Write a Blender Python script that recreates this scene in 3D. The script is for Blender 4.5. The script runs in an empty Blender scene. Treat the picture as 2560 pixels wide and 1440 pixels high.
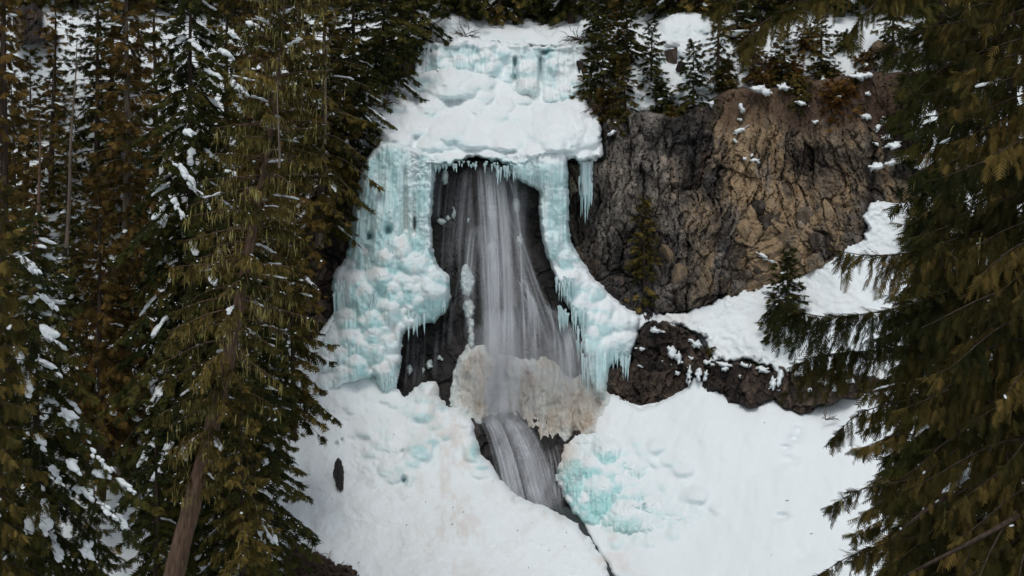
import bpy, math
import numpy as np
from mathutils import Vector

R = math.radians
scene = bpy.context.scene
col = scene.collection

# ------------------------------------------------------------------ camera
K = math.tan(R(22.0)) / 1280.0          # tangent per photo pixel (photo is 2560 wide)
cam_d = bpy.data.cameras.new("camera")
cam_d.sensor_width = 36.0
cam_d.lens = 18.0 / math.tan(R(22.0))
cam_d.clip_start = 0.5
cam_d.clip_end = 2000.0
cam = bpy.data.objects.new("camera", cam_d)
cam.location = (0, 0, 0)
cam.rotation_euler = (R(90), 0, 0)
col.objects.link(cam)
scene.camera = cam

# ------------------------------------------------------------------ sky, sun, exposure
SUN_ELEV, SUN_AZ = 62.0, 188.0          # azimuth clockwise from +Y: behind the camera
world = bpy.data.worlds.new("World")
scene.world = world
world.use_nodes = True
wn = world.node_tree
for n in list(wn.nodes):
    wn.nodes.remove(n)
w_out = wn.nodes.new("ShaderNodeOutputWorld")
w_bg = wn.nodes.new("ShaderNodeBackground")
w_sky = wn.nodes.new("ShaderNodeTexSky")
w_hsv = wn.nodes.new("ShaderNodeHueSaturation")
w_sky.sky_type = 'NISHITA'
w_sky.sun_disc = False
w_sky.sun_elevation = R(SUN_ELEV)
w_sky.sun_rotation = R(SUN_AZ)
w_sky.air_density = 1.0
w_sky.dust_density = 2.0
w_hsv.inputs["Saturation"].default_value = 0.38      # thin overcast
w_bg.inputs["Strength"].default_value = 0.14
wn.links.new(w_sky.outputs[0], w_hsv.inputs["Color"])
wn.links.new(w_hsv.outputs[0], w_bg.inputs["Color"])
wn.links.new(w_bg.outputs[0], w_out.inputs["Surface"])

sun_d = bpy.data.lights.new("sun", 'SUN')
sun_d.energy = 1.10
sun_d.angle = R(24.0)
sun_d.color = (1.0, 0.955, 0.89)
sun = bpy.data.objects.new("sun", sun_d)
_sv = Vector((math.sin(R(SUN_AZ)) * math.cos(R(SUN_ELEV)), math.cos(R(SUN_AZ)) * math.cos(R(SUN_ELEV)), math.sin(R(SUN_ELEV))))
sun.rotation_euler = (-_sv).to_track_quat('-Z', 'Y').to_euler()
sun.location = (-30, -20, 80)
col.objects.link(sun)

scene.view_settings.view_transform = 'Standard'
scene.view_settings.look = 'None'
scene.view_settings.gamma = 1.0
scene.view_settings.use_curve_mapping = False
scene.view_settings.exposure = -0.20
scene.cycles.transparent_max_bounces = 32
scene.cycles.max_bounces = 6
scene.cycles.use_denoising = True

# ------------------------------------------------------------------ noise
def _hash(ix, iy, s):
    h = (ix.astype(np.int64) * 374761393 + iy.astype(np.int64) * 668265263 + s * 2147483647) & 0xFFFFFFFF
    h = ((h ^ (h >> 13)) * 1274126177) & 0xFFFFFFFF
    h = ((h ^ (h >> 16)) * 2246822519) & 0xFFFFFFFF
    h = h ^ (h >> 15)
    return (h & 0xFFFFFF) / float(0xFFFFFF)

def vn(x, y, s=0):
    x = np.asarray(x, float); y = np.asarray(y, float)
    ix = np.floor(x); iy = np.floor(y)
    fx = x - ix; fy = y - iy
    ux = fx * fx * fx * (fx * (fx * 6 - 15) + 10); uy = fy * fy * fy * (fy * (fy * 6 - 15) + 10)
    a = _hash(ix, iy, s); b = _hash(ix + 1, iy, s); c = _hash(ix, iy + 1, s); d = _hash(ix + 1, iy + 1, s)
    return ((a + (b - a) * ux) * (1 - uy) + (c + (d - c) * ux) * uy) * 2 - 1

def fbm(x, y, s=0, o=4, g=0.5):
    t = 0; a = 1.0; n = 0
    for k in range(o):
        t = t + a * vn(x * 2 ** k + 17.3 * k, y * 2 ** k - 9.1 * k, s + k); n += a; a *= g
    return t / n

def ridged(x, y, s=0, o=3):
    t = 0; a = 1.0; n = 0
    for k in range(o):
        t = t + a * (1 - np.abs(vn(x * 2 ** k + 5.2 * k, y * 2 ** k, s + k))); n += a; a *= 0.5
    return t / n

def worley(x, y, s=0, jit=0.9):
    ix = np.floor(x); iy = np.floor(y)
    f1 = np.full(x.shape, 9.0); f2 = np.full(x.shape, 9.0)
    cid = np.zeros(x.shape); cx = np.zeros(x.shape); cy = np.zeros(x.shape)
    for dx in (-1, 0, 1):
        for dy in (-1, 0, 1):
            gx = ix + dx; gy = iy + dy
            px = gx + 0.5 + jit * (_hash(gx, gy, s) - 0.5); py = gy + 0.5 + jit * (_hash(gx, gy, s + 7) - 0.5)
            d = np.hypot(x - px, y - py)
            near = d < f1
            f2 = np.where(near, f1, np.minimum(f2, d))
            cid = np.where(near, _hash(gx, gy, s + 13), cid)
            cx = np.where(near, x - px, cx); cy = np.where(near, y - py, cy)
            f1 = np.where(near, d, f1)
    return f1, f2, cid, cx, cy

def sst(a, b, x):
    t = np.clip((x - a) / (b - a), 0, 1)
    return t * t * (3 - 2 * t)

# ------------------------------------------------------------------ geometry helpers
def P(px, py, Y):
    """world point seen at photo pixel (px, py) at distance Y along the view"""
    px = np.asarray(px, float); py = np.asarray(py, float); Y = np.asarray(Y, float)
    return np.stack([(px - 1280) * K * Y, Y + 0 * px, (720 - py) * K * Y], -1)

def field(pts, c=45.0):
    p = np.array(pts, float)
    xy = p[:, :2]; z = p[:, 2]
    n = len(p)
    A = np.sqrt(((xy[:, None] - xy[None]) ** 2).sum(-1) + c * c)
    M = np.zeros((n + 3, n + 3))
    M[:n, :n] = A - 0.5 * np.eye(n)
    M[:n, n] = 1; M[:n, n + 1:] = xy / 1000; M[n, :n] = 1; M[n + 1:, :n] = xy.T / 1000
    w = np.linalg.solve(M, np.concatenate([z, [0, 0, 0]]))
    def f(px, py):
        px = np.asarray(px, float); py = np.asarray(py, float)
        o = w[n] + w[n + 1] * px / 1000 + w[n + 2] * py / 1000
        for k in range(n):
            o = o + w[k] * np.sqrt((px - xy[k, 0]) ** 2 + (py - xy[k, 1]) ** 2 + c * c)
        return o
    return f

def sdist(px, py, poly):
    """signed distance in photo pixels, positive inside"""
    q = np.array(poly, float)
    d = np.full(px.shape, 1e9); ins = np.zeros(px.shape, bool)
    for i in range(len(q)):
        a = q[i]; b = q[(i + 1) % len(q)]
        e = b - a; L = (e ** 2).sum() + 1e-9
        t = np.clip(((px - a[0]) * e[0] + (py - a[1]) * e[1]) / L, 0, 1)
        d = np.minimum(d, np.hypot(px - a[0] - t * e[0], py - a[1] - t * e[1]))
        cr = ((a[1] > py) != (b[1] > py))
        with np.errstate(divide='ignore', invalid='ignore'):
            xi = (b[0] - a[0]) * (py - a[1]) / (b[1] - a[1] if b[1] != a[1] else 1e-9) + a[0]
        ins ^= cr & (px < xi)
    return np.where(ins, d, -d)

def mesh_from(name, V, F, mat, smooth=True, attrs=None):
    V = np.asarray(V, np.float32).reshape(-1, 3); F = np.asarray(F, np.int32)
    me = bpy.data.meshes.new(name)
    k = F.shape[1]
    me.vertices.add(len(V)); me.vertices.foreach_set("co", V.ravel())
    me.loops.add(F.size); me.loops.foreach_set("vertex_index", F.ravel())
    me.polygons.add(len(F))
    me.polygons.foreach_set("loop_start", np.arange(0, F.size, k, dtype=np.int32))
    me.polygons.foreach_set("use_smooth", np.full(len(F), smooth))
    me.update(calc_edges=True)
    for an, av in (attrs or {}).items():
        at = me.attributes.new(an, 'FLOAT', 'POINT')
        at.data.foreach_set("value", np.asarray(av, np.float32).ravel())
    me.materials.append(mat)
    return me

def link(name, me, parent=None, loc=None):
    o = bpy.data.objects.new(name, me)
    col.objects.link(o)
    if parent is not None: o.parent = parent
    if loc is not None: o.location = loc
    return o

def tag(o, label=None, cat=None, group=None, kind=None):
    if label: o["label"] = label
    if cat: o["category"] = cat
    if group: o["group"] = group
    if kind: o["kind"] = kind
    return o

def empty(name, loc):
    o = bpy.data.objects.new(name, None)
    o.empty_display_size = 0.5
    o.location = loc
    col.objects.link(o)
    return o

# ------------------------------------------------------------------ materials
def new_mat(name):
    m = bpy.data.materials.new(name); m.use_nodes = True
    nt = m.node_tree
    for n in list(nt.nodes): nt.nodes.remove(n)
    out = nt.nodes.new("ShaderNodeOutputMaterial")
    bs = nt.nodes.new("ShaderNodeBsdfPrincipled")
    nt.links.new(bs.outputs[0], out.inputs[0])
    return m, nt, bs, out

def nd(nt, t, **kw):
    n = nt.nodes.new(t)
    for k, v in kw.items():
        if hasattr(n, k): setattr(n, k, v)
        else: n.inputs[k].default_value = v
    return n

def attr(nt, name):
    n = nt.nodes.new("ShaderNodeAttribute"); n.attribute_name = name
    return n.outputs["Fac"]

def mix(nt, fac, a, b):
    n = nt.nodes.new("ShaderNodeMix"); n.data_type = 'RGBA'
    for s, v in ((n.inputs[0], fac), (n.inputs[6], a), (n.inputs[7], b)):
        if hasattr(v, "is_output"): nt.links.new(v, s)
        else: s.default_value = v if not isinstance(v, tuple) else (*v, 1.0)[:4]
    return n.outputs[2]

def math_(nt, op, a, b=0.0, clamp=False):
    n = nt.nodes.new("ShaderNodeMath"); n.operation = op; n.use_clamp = clamp
    for s, v in ((n.inputs[0], a), (n.inputs[1], b)):
        if hasattr(v, "is_output"): nt.links.new(v, s)
        else: s.default_value = v
    return n.outputs[0]

def noise(nt, scale, detail=4.0, stretch=None, rough=0.55):
    tc = nt.nodes.new("ShaderNodeTexCoord")
    n = nt.nodes.new("ShaderNodeTexNoise")
    n.inputs["Scale"].default_value = scale; n.inputs["Detail"].default_value = detail; n.inputs["Roughness"].default_value = rough
    if stretch:
        mp = nt.nodes.new("ShaderNodeMapping"); mp.inputs["Scale"].default_value = stretch
        nt.links.new(tc.outputs["Object"], mp.inputs[0]); nt.links.new(mp.outputs[0], n.inputs["Vector"])
    else:
        nt.links.new(tc.outputs["Object"], n.inputs["Vector"])
    return n.outputs["Fac"]

def ramp(nt, fac, stops):
    n = nt.nodes.new("ShaderNodeValToRGB")
    e = n.color_ramp.elements
    while len(e) < len(stops): e.new(0.5)
    for i, (p, c) in enumerate(stops):
        e[i].position = p; e[i].color = (*c, 1.0)
    nt.links.new(fac, n.inputs[0])
    return n.outputs["Color"]

def bump(nt, bs, h, strength, dist):
    n = nt.nodes.new("ShaderNodeBump"); n.inputs["Strength"].default_value = strength; n.inputs["Distance"].default_value = dist
    nt.links.new(h, n.inputs["Height"]); nt.links.new(n.outputs[0], bs.inputs["Normal"])

SNOW = (0.80, 0.855, 0.87)
def make_ice_mat(name, teal=(0.50, 0.725, 0.73), deep=(0.34, 0.61, 0.625), dirt=(0.64, 0.56, 0.49), dirt2=(0.58, 0.50, 0.43)):
    m, nt, bs, out = new_mat(name)
    ice = attr(nt, "ice"); dt = attr(nt, "dirt")
    streak = noise(nt, 1.0, 5, (3.2, 3.2, 0.35))
    blot = noise(nt, 0.9, 4)
    icecol = mix(nt, math_(nt, 'MULTIPLY', math_(nt, 'SUBTRACT', streak, 0.42), 3.2, True), teal, deep)
    icecol = mix(nt, math_(nt, 'MULTIPLY', math_(nt, 'SUBTRACT', blot, 0.5), 2.6, True), icecol, (0.62, 0.80, 0.79))
    c = mix(nt, ice, SNOW, icecol)
    dn = noise(nt, 2.2, 6, (1.6, 1.6, 0.6))
    dirtcol = mix(nt, math_(nt, 'MULTIPLY', math_(nt, 'SUBTRACT', dn, 0.35), 3.0, True), dirt2, dirt)
    c = mix(nt, dt, c, dirtcol)
    nt.links.new(c, bs.inputs["Base Color"])
    rg = nt.nodes.new("ShaderNodeMapRange"); rg.inputs["To Min"].default_value = 0.75; rg.inputs["To Max"].default_value = 0.32
    nt.links.new(ice, rg.inputs[0]); nt.links.new(rg.outputs[0], bs.inputs["Roughness"])
    bs.inputs["Specular IOR Level"].default_value = 0.45
    nt.links.new(math_(nt, 'MULTIPLY', ice, 0.25), bs.inputs["Subsurface Weight"])
    bs.inputs["Subsurface Radius"].default_value = (0.5, 0.8, 0.85)
    bs.inputs["Subsurface Scale"].default_value = 0.45
    bump(nt, bs, noise(nt, 5.0, 5), 0.25, 0.10)
    return m

def make_snow_mat(name):
    m, nt, bs, out = new_mat(name)
    c = mix(nt, attr(nt, "ice"), SNOW, (0.42, 0.74, 0.74))
    dn = noise(nt, 1.3, 6)
    dcol = mix(nt, dn, (0.62, 0.53, 0.47), (0.72, 0.66, 0.61))
    c = mix(nt, attr(nt, "dirt"), c, dcol)
    nt.links.new(c, bs.inputs["Base Color"])
    bs.inputs["Roughness"].default_value = 0.75
    bs.inputs["Specular IOR Level"].default_value = 0.25
    bump(nt, bs, noise(nt, 2.6, 8, rough=0.65), 0.30, 0.22)
    return m

def make_rock_mat(name, pal, wet=0.0, scale=0.5, bandcol=(0.075, 0.045, 0.030)):
    m, nt, bs, out = new_mat(name)
    n1 = noise(nt, scale * 3.2, 6, (1, 1, 0.5), 0.65)
    v = math_(nt, 'ADD', math_(nt, 'MULTIPLY', attr(nt, "cell"), 0.62), math_(nt, 'MULTIPLY', math_(nt, 'SUBTRACT', n1, 0.5), 0.9))
    c = ramp(nt, math_(nt, 'ADD', v, 0.12, True), pal)
    # grey lichen and rust blotches
    c = mix(nt, math_(nt, 'MULTIPLY', math_(nt, 'SUBTRACT', noise(nt, 0.8, 6, (1, 1, .6), .7), 0.55), 5.0 if wet == 0 else 0.0, True), c, (0.15, 0.147, 0.142))
    c = mix(nt, math_(nt, 'MULTIPLY', math_(nt, 'SUBTRACT', noise(nt, 0.55, 5, (1.3, 1, .5), .6), 0.62), 6.0 if wet == 0 else 0.0, True), c, (0.16, 0.075, 0.032))
    gy = nt.nodes.new("ShaderNodeHueSaturation"); gy.inputs["Saturation"].default_value = .30; gy.inputs["Value"].default_value = .95
    nt.links.new(c, gy.inputs["Color"])
    c = mix(nt, math_(nt, 'MULTIPLY', attr(nt, "grey"), 0.85), c, gy.outputs[0])
    c = mix(nt, math_(nt, 'MULTIPLY', attr(nt, "band"), 0.75), c, bandcol)
    fine = noise(nt, 6.5, 8, rough=0.7)
    dark = nt.nodes.new("ShaderNodeMix"); dark.data_type = 'RGBA'; dark.blend_type = 'MULTIPLY'
    dark.inputs[0].default_value = 0.8
    nt.links.new(c, dark.inputs[6])
    nt.links.new(ramp(nt, fine, [(0.30, (0.42, 0.40, 0.38)), (0.62, (1.25, 1.22, 1.2))]), dark.inputs[7])
    c = mix(nt, attr(nt, "snow"), dark.outputs[2], SNOW)
    nt.links.new(c, bs.inputs["Base Color"])
    bs.inputs["Roughness"].default_value = 0.9 - 0.5 * wet
    bs.inputs["Specular IOR Level"].default_value = 0.25 + 0.2 * wet
    bump(nt, bs, fine, 0.6, 0.15)
    return m

def make_leaf_mat(name, a, b, c_):
    m, nt, bs, out = new_mat(name)
    v = attr(nt, "var")
    c = ramp(nt, v, [(0.0, a), (0.55, b), (1.0, c_)])
    nt.links.new(c, bs.inputs["Base Color"])
    bs.inputs["Roughness"].default_value = 0.8
    bs.inputs["Specular IOR Level"].default_value = 0.06
    tr = nt.nodes.new("ShaderNodeBsdfTranslucent"); nt.links.new(c, tr.inputs[0])
    mx = nt.nodes.new("ShaderNodeMixShader"); mx.inputs[0].default_value = 0.25
    nt.links.new(bs.outputs[0], mx.inputs[1]); nt.links.new(tr.outputs[0], mx.inputs[2]); nt.links.new(mx.outputs[0], out.inputs[0])
    return m

def make_bark(name, a, b):
    m, nt, bs, out = new_mat(name)
    n = noise(nt, 2.5, 6, (3, 3, 0.35))
    nt.links.new(ramp(nt, n, [(0.3, a), (0.7, b)]), bs.inputs["Base Color"])
    bs.inputs["Roughness"].default_value = 0.9; bs.inputs["Specular IOR Level"].default_value = 0.15
    bump(nt, bs, n, 0.8, 0.08)
    return m

M = {}
M['snow'] = make_snow_mat("snow_surface")
M['ice'] = make_ice_mat("frozen_water")
M['teal'] = make_ice_mat("blue_green_ice", (0.45, 0.73, 0.725), (0.29, 0.61, 0.62))
M['brown_ice'] = make_ice_mat("silt_stained_ice", dirt=(0.50, 0.425, 0.335), dirt2=(0.27, 0.21, 0.155))
M['cliff'] = make_rock_mat("cliff_rock", [(0.12, (0.026, 0.021, 0.018)), (0.30, (0.078, 0.061, 0.046)), (0.46, (0.145, 0.118, 0.085)), (0.62, (0.245, 0.178, 0.105)), (0.85, (0.36, 0.27, 0.17))], 0.0, 0.42)
M['dark_rock'] = make_rock_mat("dark_rock", [(0.15, (0.016, 0.013, 0.012)), (0.35, (0.036, 0.028, 0.023)), (0.55, (0.072, 0.052, 0.040)), (0.78, (0.14, 0.108, 0.08))], 0.1, 0.6)
M['wet_rock'] = make_rock_mat("wet_black_rock", [(0.3, (0.009, 0.008, 0.008)), (0.45, (0.014, 0.012, 0.012)), (0.6, (0.022, 0.019, 0.019)), (0.75, (0.036, 0.030, 0.029))], 0.5, 0.6)
M['leaf_green'] = make_leaf_mat("dark_green_needles", (0.020, 0.027, 0.009), (0.044, 0.049, 0.014), (0.110, 0.096, 0.025))
M['leaf_olive'] = make_leaf_mat("olive_needles", (0.030, 0.033, 0.010), (0.082, 0.066, 0.018), (0.215, 0.155, 0.044))
M['leaf_brown'] = make_leaf_mat("brown_needles", (0.038, 0.030, 0.010), (0.108, 0.070, 0.020), (0.205, 0.128, 0.038))
M['leaf_near'] = make_leaf_mat("near_cedar_needles", (0.020, 0.023, 0.008), (0.058, 0.048, 0.014), (0.185, 0.128, 0.038))
M['leaf_rust'] = make_leaf_mat("rusty_needles", (0.07, 0.035, 0.012), (0.15, 0.075, 0.02), (0.2, 0.11, 0.03))
M['lichen'] = make_leaf_mat("pale_lichen", (0.16, 0.14, 0.045), (0.30, 0.26, 0.09), (0.40, 0.36, 0.14))
M['bark'] = make_bark("brown_bark", (0.024, 0.018, 0.014), (0.09, 0.064, 0.047))
M['bark_red'] = make_bark("reddish_bark", (0.06, 0.04, 0.028), (0.20, 0.13, 0.09))
M['bark_grey'] = make_bark("weathered_wood", (0.07, 0.055, 0.044), (0.21, 0.17, 0.13))
M['twig'] = make_bark("bare_twigs", (0.05, 0.035, 0.028), (0.10, 0.07, 0.05))
def _sb():
    m, nt, bs, out = new_mat("clump_snow")
    bs.inputs["Base Color"].default_value = (*SNOW, 1); bs.inputs["Roughness"].default_value = 0.75
    bs.inputs["Specular IOR Level"].default_value = 0.25
    bump(nt, bs, noise(nt, 6.0, 5), 0.35, 0.08)
    return m
M['clump'] = _sb()
def _soil():
    m, nt, bs, out = new_mat("bare_soil")
    nt.links.new(ramp(nt, noise(nt, 3.0, 8), [(0.3, (0.02, 0.014, 0.01)), (0.6, (0.06, 0.038, 0.025)), (0.8, (0.10, 0.065, 0.04))]), bs.inputs["Base Color"])
    bs.inputs["Roughness"].default_value = 0.95
    return m
M['soil'] = _soil()
def _water():
    m, nt, bs, out = new_mat("falling_water")
    bs.inputs["Base Color"].default_value = (0.80, 0.83, 0.87, 1); bs.inputs["Roughness"].default_value = 0.45
    bs.inputs["Specular IOR Level"].default_value = 0.2
    tl = nt.nodes.new("ShaderNodeBsdfTranslucent"); tl.inputs[0].default_value = (0.80, 0.83, 0.87, 1)
    m1 = nt.nodes.new("ShaderNodeMixShader"); m1.inputs[0].default_value = 0.3
    nt.links.new(bs.outputs[0], m1.inputs[1]); nt.links.new(tl.outputs[0], m1.inputs[2])
    tp = nt.nodes.new("ShaderNodeBsdfTransparent")
    m2 = nt.nodes.new("ShaderNodeMixShader")
    st = noise(nt, 1.0, 2, (1.1, 1.0, 0.10))
    a = math_(nt, 'MULTIPLY', attr(nt, "alpha"), math_(nt, 'ADD', math_(nt, 'MULTIPLY', math_(nt, 'SUBTRACT', st, 0.32), 1.7, True), 0.35), True)
    nt.links.new(a, m2.inputs[0]); nt.links.new(tp.outputs[0], m2.inputs[1]); nt.links.new(m1.outputs[0], m2.inputs[2])
    nt.links.new(m2.outputs[0], out.inputs[0])
    return m
M['water'] = _water()
def _mist():
    m = bpy.data.materials.new("spray_mist"); m.use_nodes = True
    nt = m.node_tree
    for n in list(nt.nodes): nt.nodes.remove(n)
    out = nt.nodes.new("ShaderNodeOutputMaterial"); pv = nt.nodes.new("ShaderNodeVolumePrincipled")
    pv.inputs["Color"].default_value = (.9, .92, .94, 1); pv.inputs["Anisotropy"].default_value = 0.0
    tc = nt.nodes.new("ShaderNodeTexCoord"); mp = nt.nodes.new("ShaderNodeMapping")
    mp.inputs["Scale"].default_value = (1 / 7.2, 1 / 2.6, 1 / 5.0)
    ln = nt.nodes.new("ShaderNodeVectorMath"); ln.operation = 'LENGTH'
    nt.links.new(tc.outputs["Object"], mp.inputs[0]); nt.links.new(mp.outputs[0], ln.inputs[0])
    f = math_(nt, 'SUBTRACT', 1.0, ln.outputs["Value"], True)
    f = math_(nt, 'MULTIPLY', math_(nt, 'POWER', f, 1.2), math_(nt, 'MULTIPLY', noise(nt, .45, 3), 0.30))
    nt.links.new(f, pv.inputs["Density"]); nt.links.new(pv.outputs[0], out.inputs["Volume"])
    return m
M['mist'] = _mist()
def _pool():
    m, nt, bs, out = new_mat("stream_water")
    bs.inputs["Base Color"].default_value = (0.03, 0.035, 0.035, 1); bs.inputs["Roughness"].default_value = 0.15
    bump(nt, bs, noise(nt, 3.0, 4), 0.4, 0.1)
    return m
M['stream'] = _pool()

# ================================================================== THE GROUND
TERR = field([
    (-900, -420, 235), (300, -420, 235), (1280, -420, 235), (2300, -420, 235), (3460, -420, 235),
    (-900, -100, 180), (600, -100, 178), (1280, -100, 178), (1900, -100, 178), (3460, -100, 175),
    (-400, 100, 138), (0, 0, 146), (130, 40, 134), (400, 0, 142), (700, 0, 142), (1000, 30, 140), (1280, 20, 143), (1500, 20, 142), (1700, 10, 140),
    (2000, 0, 138), (2300, 0, 134), (2700, 0, 130), (3400, 200, 120),
    (1130, 45, 131.5), (1280, 72, 132), (1220, 100, 130), (1450, 75, 131), (1700, 50, 131), (1650, 110, 127), (1760, 120, 126), (1620, 190, 121.5),
    (1560, 170, 124), (1850, 130, 125), (2000, 130, 124), (2150, 100, 124), (2350, 120, 122),
    (1250, 150, 128.5), (1300, 260, 124), (1200, 300, 121), (1000, 230, 125), (1060, 150, 130), (1040, 190, 128), (950, 330, 118), (1450, 300, 120),
    (1550, 300, 120.5), (1700, 290, 120), (1850, 235, 120.5), (2000, 215, 120.5), (2150, 195, 120), (2350, 200, 118.5),
    (1250, 420, 117.5), (1250, 700, 115.5), (1250, 900, 113.5), (1050, 600, 116), (1400, 600, 117),
    (1700, 500, 119.5), (2000, 450, 119.5), (2200, 400, 117), (2350, 420, 114),
    (1580, 800, 114.5), (1650, 790, 115.2), (1780, 770, 114.8), (1930, 715, 113.6), (2010, 690, 112.8), (2165, 590, 111.5), (2190, 505, 112), (2290, 505, 110.5),
    (1640, 830, 113.6), (1750, 850, 112.2), (1850, 880, 110.8), (1950, 830, 110.2), (2100, 760, 108.4), (2250, 700, 107.0), (2050, 900, 107.6),
    (1560, 905, 113.5), (1650, 920, 112.5), (1850, 950, 110.5), (2050, 960, 108.2), (2250, 900, 105),
    (1540, 990, 109.2), (1700, 985, 108.4), (1800, 975, 108.2), (1900, 1010, 106.6), (2000, 1035, 105.4), (2120, 1000, 105),
    (1500, 1080, 106), (1650, 1120, 103.8), (1900, 1200, 99.5), (2100, 1200, 98), (1700, 1300, 97.5), (1900, 1440, 90.5), (1600, 1440, 92.5), (2300, 1300, 93), (2300, 1440, 87), (2700, 1200, 95), (3400, 1000, 95), (3400, 1440, 82),
    (850, 820, 109), (760, 900, 107.5), (900, 1000, 106.5), (1050, 1020, 108), (800, 1200, 100.5), (1000, 1200, 101.5), (1150, 1100, 106), (1300, 1150, 105), (1400, 1270, 100.3),
    (1250, 1350, 98), (1100, 1440, 93), (800, 1440, 92), (1450, 1330, 97.6), (1500, 1400, 95.2), (1535, 1450, 93.6),
    (700, 700, 113), (550, 900, 106), (350, 950, 104), (450, 1100, 99), (300, 1300, 92), (100, 1300, 89), (0, 900, 106), (150, 700, 112), (100, 550, 117), (300, 500, 119), (100, 250, 127),
    (450, 300, 123), (700, 100, 133), (870, 400, 118.5), (800, 300, 124), (950, 120, 131), (0, 1440, 85), (500, 1440, 88), (-800, 700, 115), (-800, 1440, 80),
    (-900, 1750, 74), (300, 1750, 79), (1280, 1750, 82), (2000, 1750, 81), (3460, 1750, 76),
], 40)

def graded(a, b, fa, fb, fine, coarse):
    return np.concatenate([np.arange(a, fa, coarse), np.arange(fa, fb, fine), np.arange(fb, b + coarse, coarse)])

CARVE = []
def build_terrain():
    xs = graded(-900, 3460, -60, 2620, 7, 40); ys = graded(-420, 1750, -40, 1460, 7, 30)
    PX, PY = np.meshgrid(xs, ys)
    Y = TERR(PX, PY)
    W = P(PX, PY, Y); X = W[..., 0]; Z = W[..., 2]
    infr = sst(1500, 1700, PY)
    d = 0.55 * fbm(X / 7, Z / 6, 3, 4) + 0.16 * fbm(X / 1.7, Z / 1.5, 11, 3)
    Y = Y - d * (1 - infr)
    for (poly, front) in CARVE:
        q = np.array(poly)
        i0, i1 = np.searchsorted(xs, [q[:, 0].min(), q[:, 0].max()]); j0, j1 = np.searchsorted(ys, [q[:, 1].min(), q[:, 1].max()])
        sl = np.s_[j0:j1, i0:i1]
        if PX[sl].size == 0: continue
        sd = sdist(PX[sl], PY[sl], poly)
        f = sst(2, 14, sd)
        Y[sl] = np.where(f > 0, Y[sl] + f * np.clip(front(PX[sl], PY[sl]) + 1.8 - Y[sl], 0, None), Y[sl])
    W = P(PX, PY, Y)
    dirt = sst(0.1, 0.5, fbm(X / 3, Z / 3, 41, 4)) * 0.25 * np.exp(-((PX - 1560) / 90) ** 2) * sst(1290, 1360, PY)
    dirt = np.maximum(dirt, 0.35 * sst(0.0, .4, fbm(X / 2, Z / 2, 42, 4)) * np.exp(-((PX - 800) / 60) ** 2 - ((PY - 850) / 80) ** 2))
    ice = 0 * dirt
    ny, nx = PX.shape
    idx = np.arange(ny * nx).reshape(ny, nx)
    F = np.stack([idx[:-1, :-1], idx[1:, :-1], idx[1:, 1:], idx[:-1, 1:]], -1).reshape(-1, 4)
    o = link("snow_slope", mesh_from("snow_slope", W, F, M['snow'], True, {"ice": ice, "dirt": np.clip(dirt, 0, 1)}))
    tag(o, "snow covered hillside and avalanche fan below the cliff", None, None, "structure")

def build_valley():
    xs = np.linspace(-90, 90, 60); ys = np.concatenate([np.linspace(-30, 0, 8), np.linspace(2, 86, 34)])
    X, Y = np.meshgrid(xs, ys)
    Z = np.where(Y < 0, -2 - 0 * Y, -2 - 0.36 * Y)
    Z = np.maximum(Z, -27.5) + 0.5 * fbm(X / 8, Y / 8, 77)
    ny, nx = X.shape
    idx = np.arange(ny * nx).reshape(ny, nx)
    F = np.stack([idx[:-1, :-1], idx[:-1, 1:], idx[1:, 1:], idx[1:, :-1]], -1).reshape(-1, 4)
    z = np.zeros(X.size)
    o = link("valley_ground", mesh_from("valley_ground", np.stack([X, Y, Z], -1), F, M['snow'], True, {"ice": z, "dirt": z}))
    tag(o, "snowy near side of the valley", None, None, "structure")
build_valley()

# ================================================================== RELIEF BODIES (rock, ice, snow masses)
def relief(name, poly, front, mat, parent, step=2.6, w=14, edge=3.0, escale=14.0, seed=1, back=0.8, detail=None, smooth=True, depth=None):
    """a body embedded in the hillside: front(px,py) is the distance of its face, its rim rolls back into the slope behind it"""
    q = np.array(poly, float)
    if depth is None: CARVE.append((poly, front))
    xs = np.arange(q[:, 0].min() - 8, q[:, 0].max() + 8, step); ys = np.arange(q[:, 1].min() - 8, q[:, 1].max() + 8, step)
    PX, PY = np.meshgrid(xs, ys)
    sd = sdist(PX, PY, poly) + edge * fbm(PX / escale, PY / escale, seed, 4)
    t = np.clip(sd / w, 0, 1)
    prof = np.sqrt(np.clip(1 - (1 - t) ** 2, 0, 1))
    Yf = front(PX, PY)
    at = {}
    if detail is not None:
        d, at = detail(PX, PY, sd)
        Yf = Yf - d
    Yb = TERR(PX, PY) + back if depth is None else np.maximum(front(PX, PY) + depth, TERR(PX, PY) * 0 + Yf + .3)
    Yb = np.maximum(Yb, Yf + 0.4)
    Y = Yb + (Yf - Yb) * prof
    W = P(PX, PY, Y)
    ny, nx = PX.shape
    keepv = sd > -step * 0.8
    idx = np.arange(ny * nx).reshape(ny, nx)
    ok = keepv[:-1, :-1] & keepv[1:, :-1] & keepv[1:, 1:] & keepv[:-1, 1:]
    F = np.stack([idx[:-1, :-1], idx[1:, :-1], idx[1:, 1:], idx[:-1, 1:]], -1)[ok]
    used = np.unique(F)
    rm = np.full(ny * nx, -1); rm[used] = np.arange(len(used))
    V = W.reshape(-1, 3)[used]
    at = {k: np.broadcast_to(a, PX.shape).ravel()[used] for k, a in at.items()}
    for k in ("ice", "dirt", "snow", "cell", "band", "grey"): at.setdefault(k, np.zeros(len(used)))
    loc = np.array(parent.location) if parent is not None else np.array([0, 0, 0.])
    return link(name, mesh_from(name, V - loc, rm[F], mat, smooth, at), parent)

def base_of(poly, Y):
    q = np.array(poly, float)
    p = P(q[:, 0].mean(), q[:, 1].max(), Y)
    return tuple(float(v) for v in p)

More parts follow.
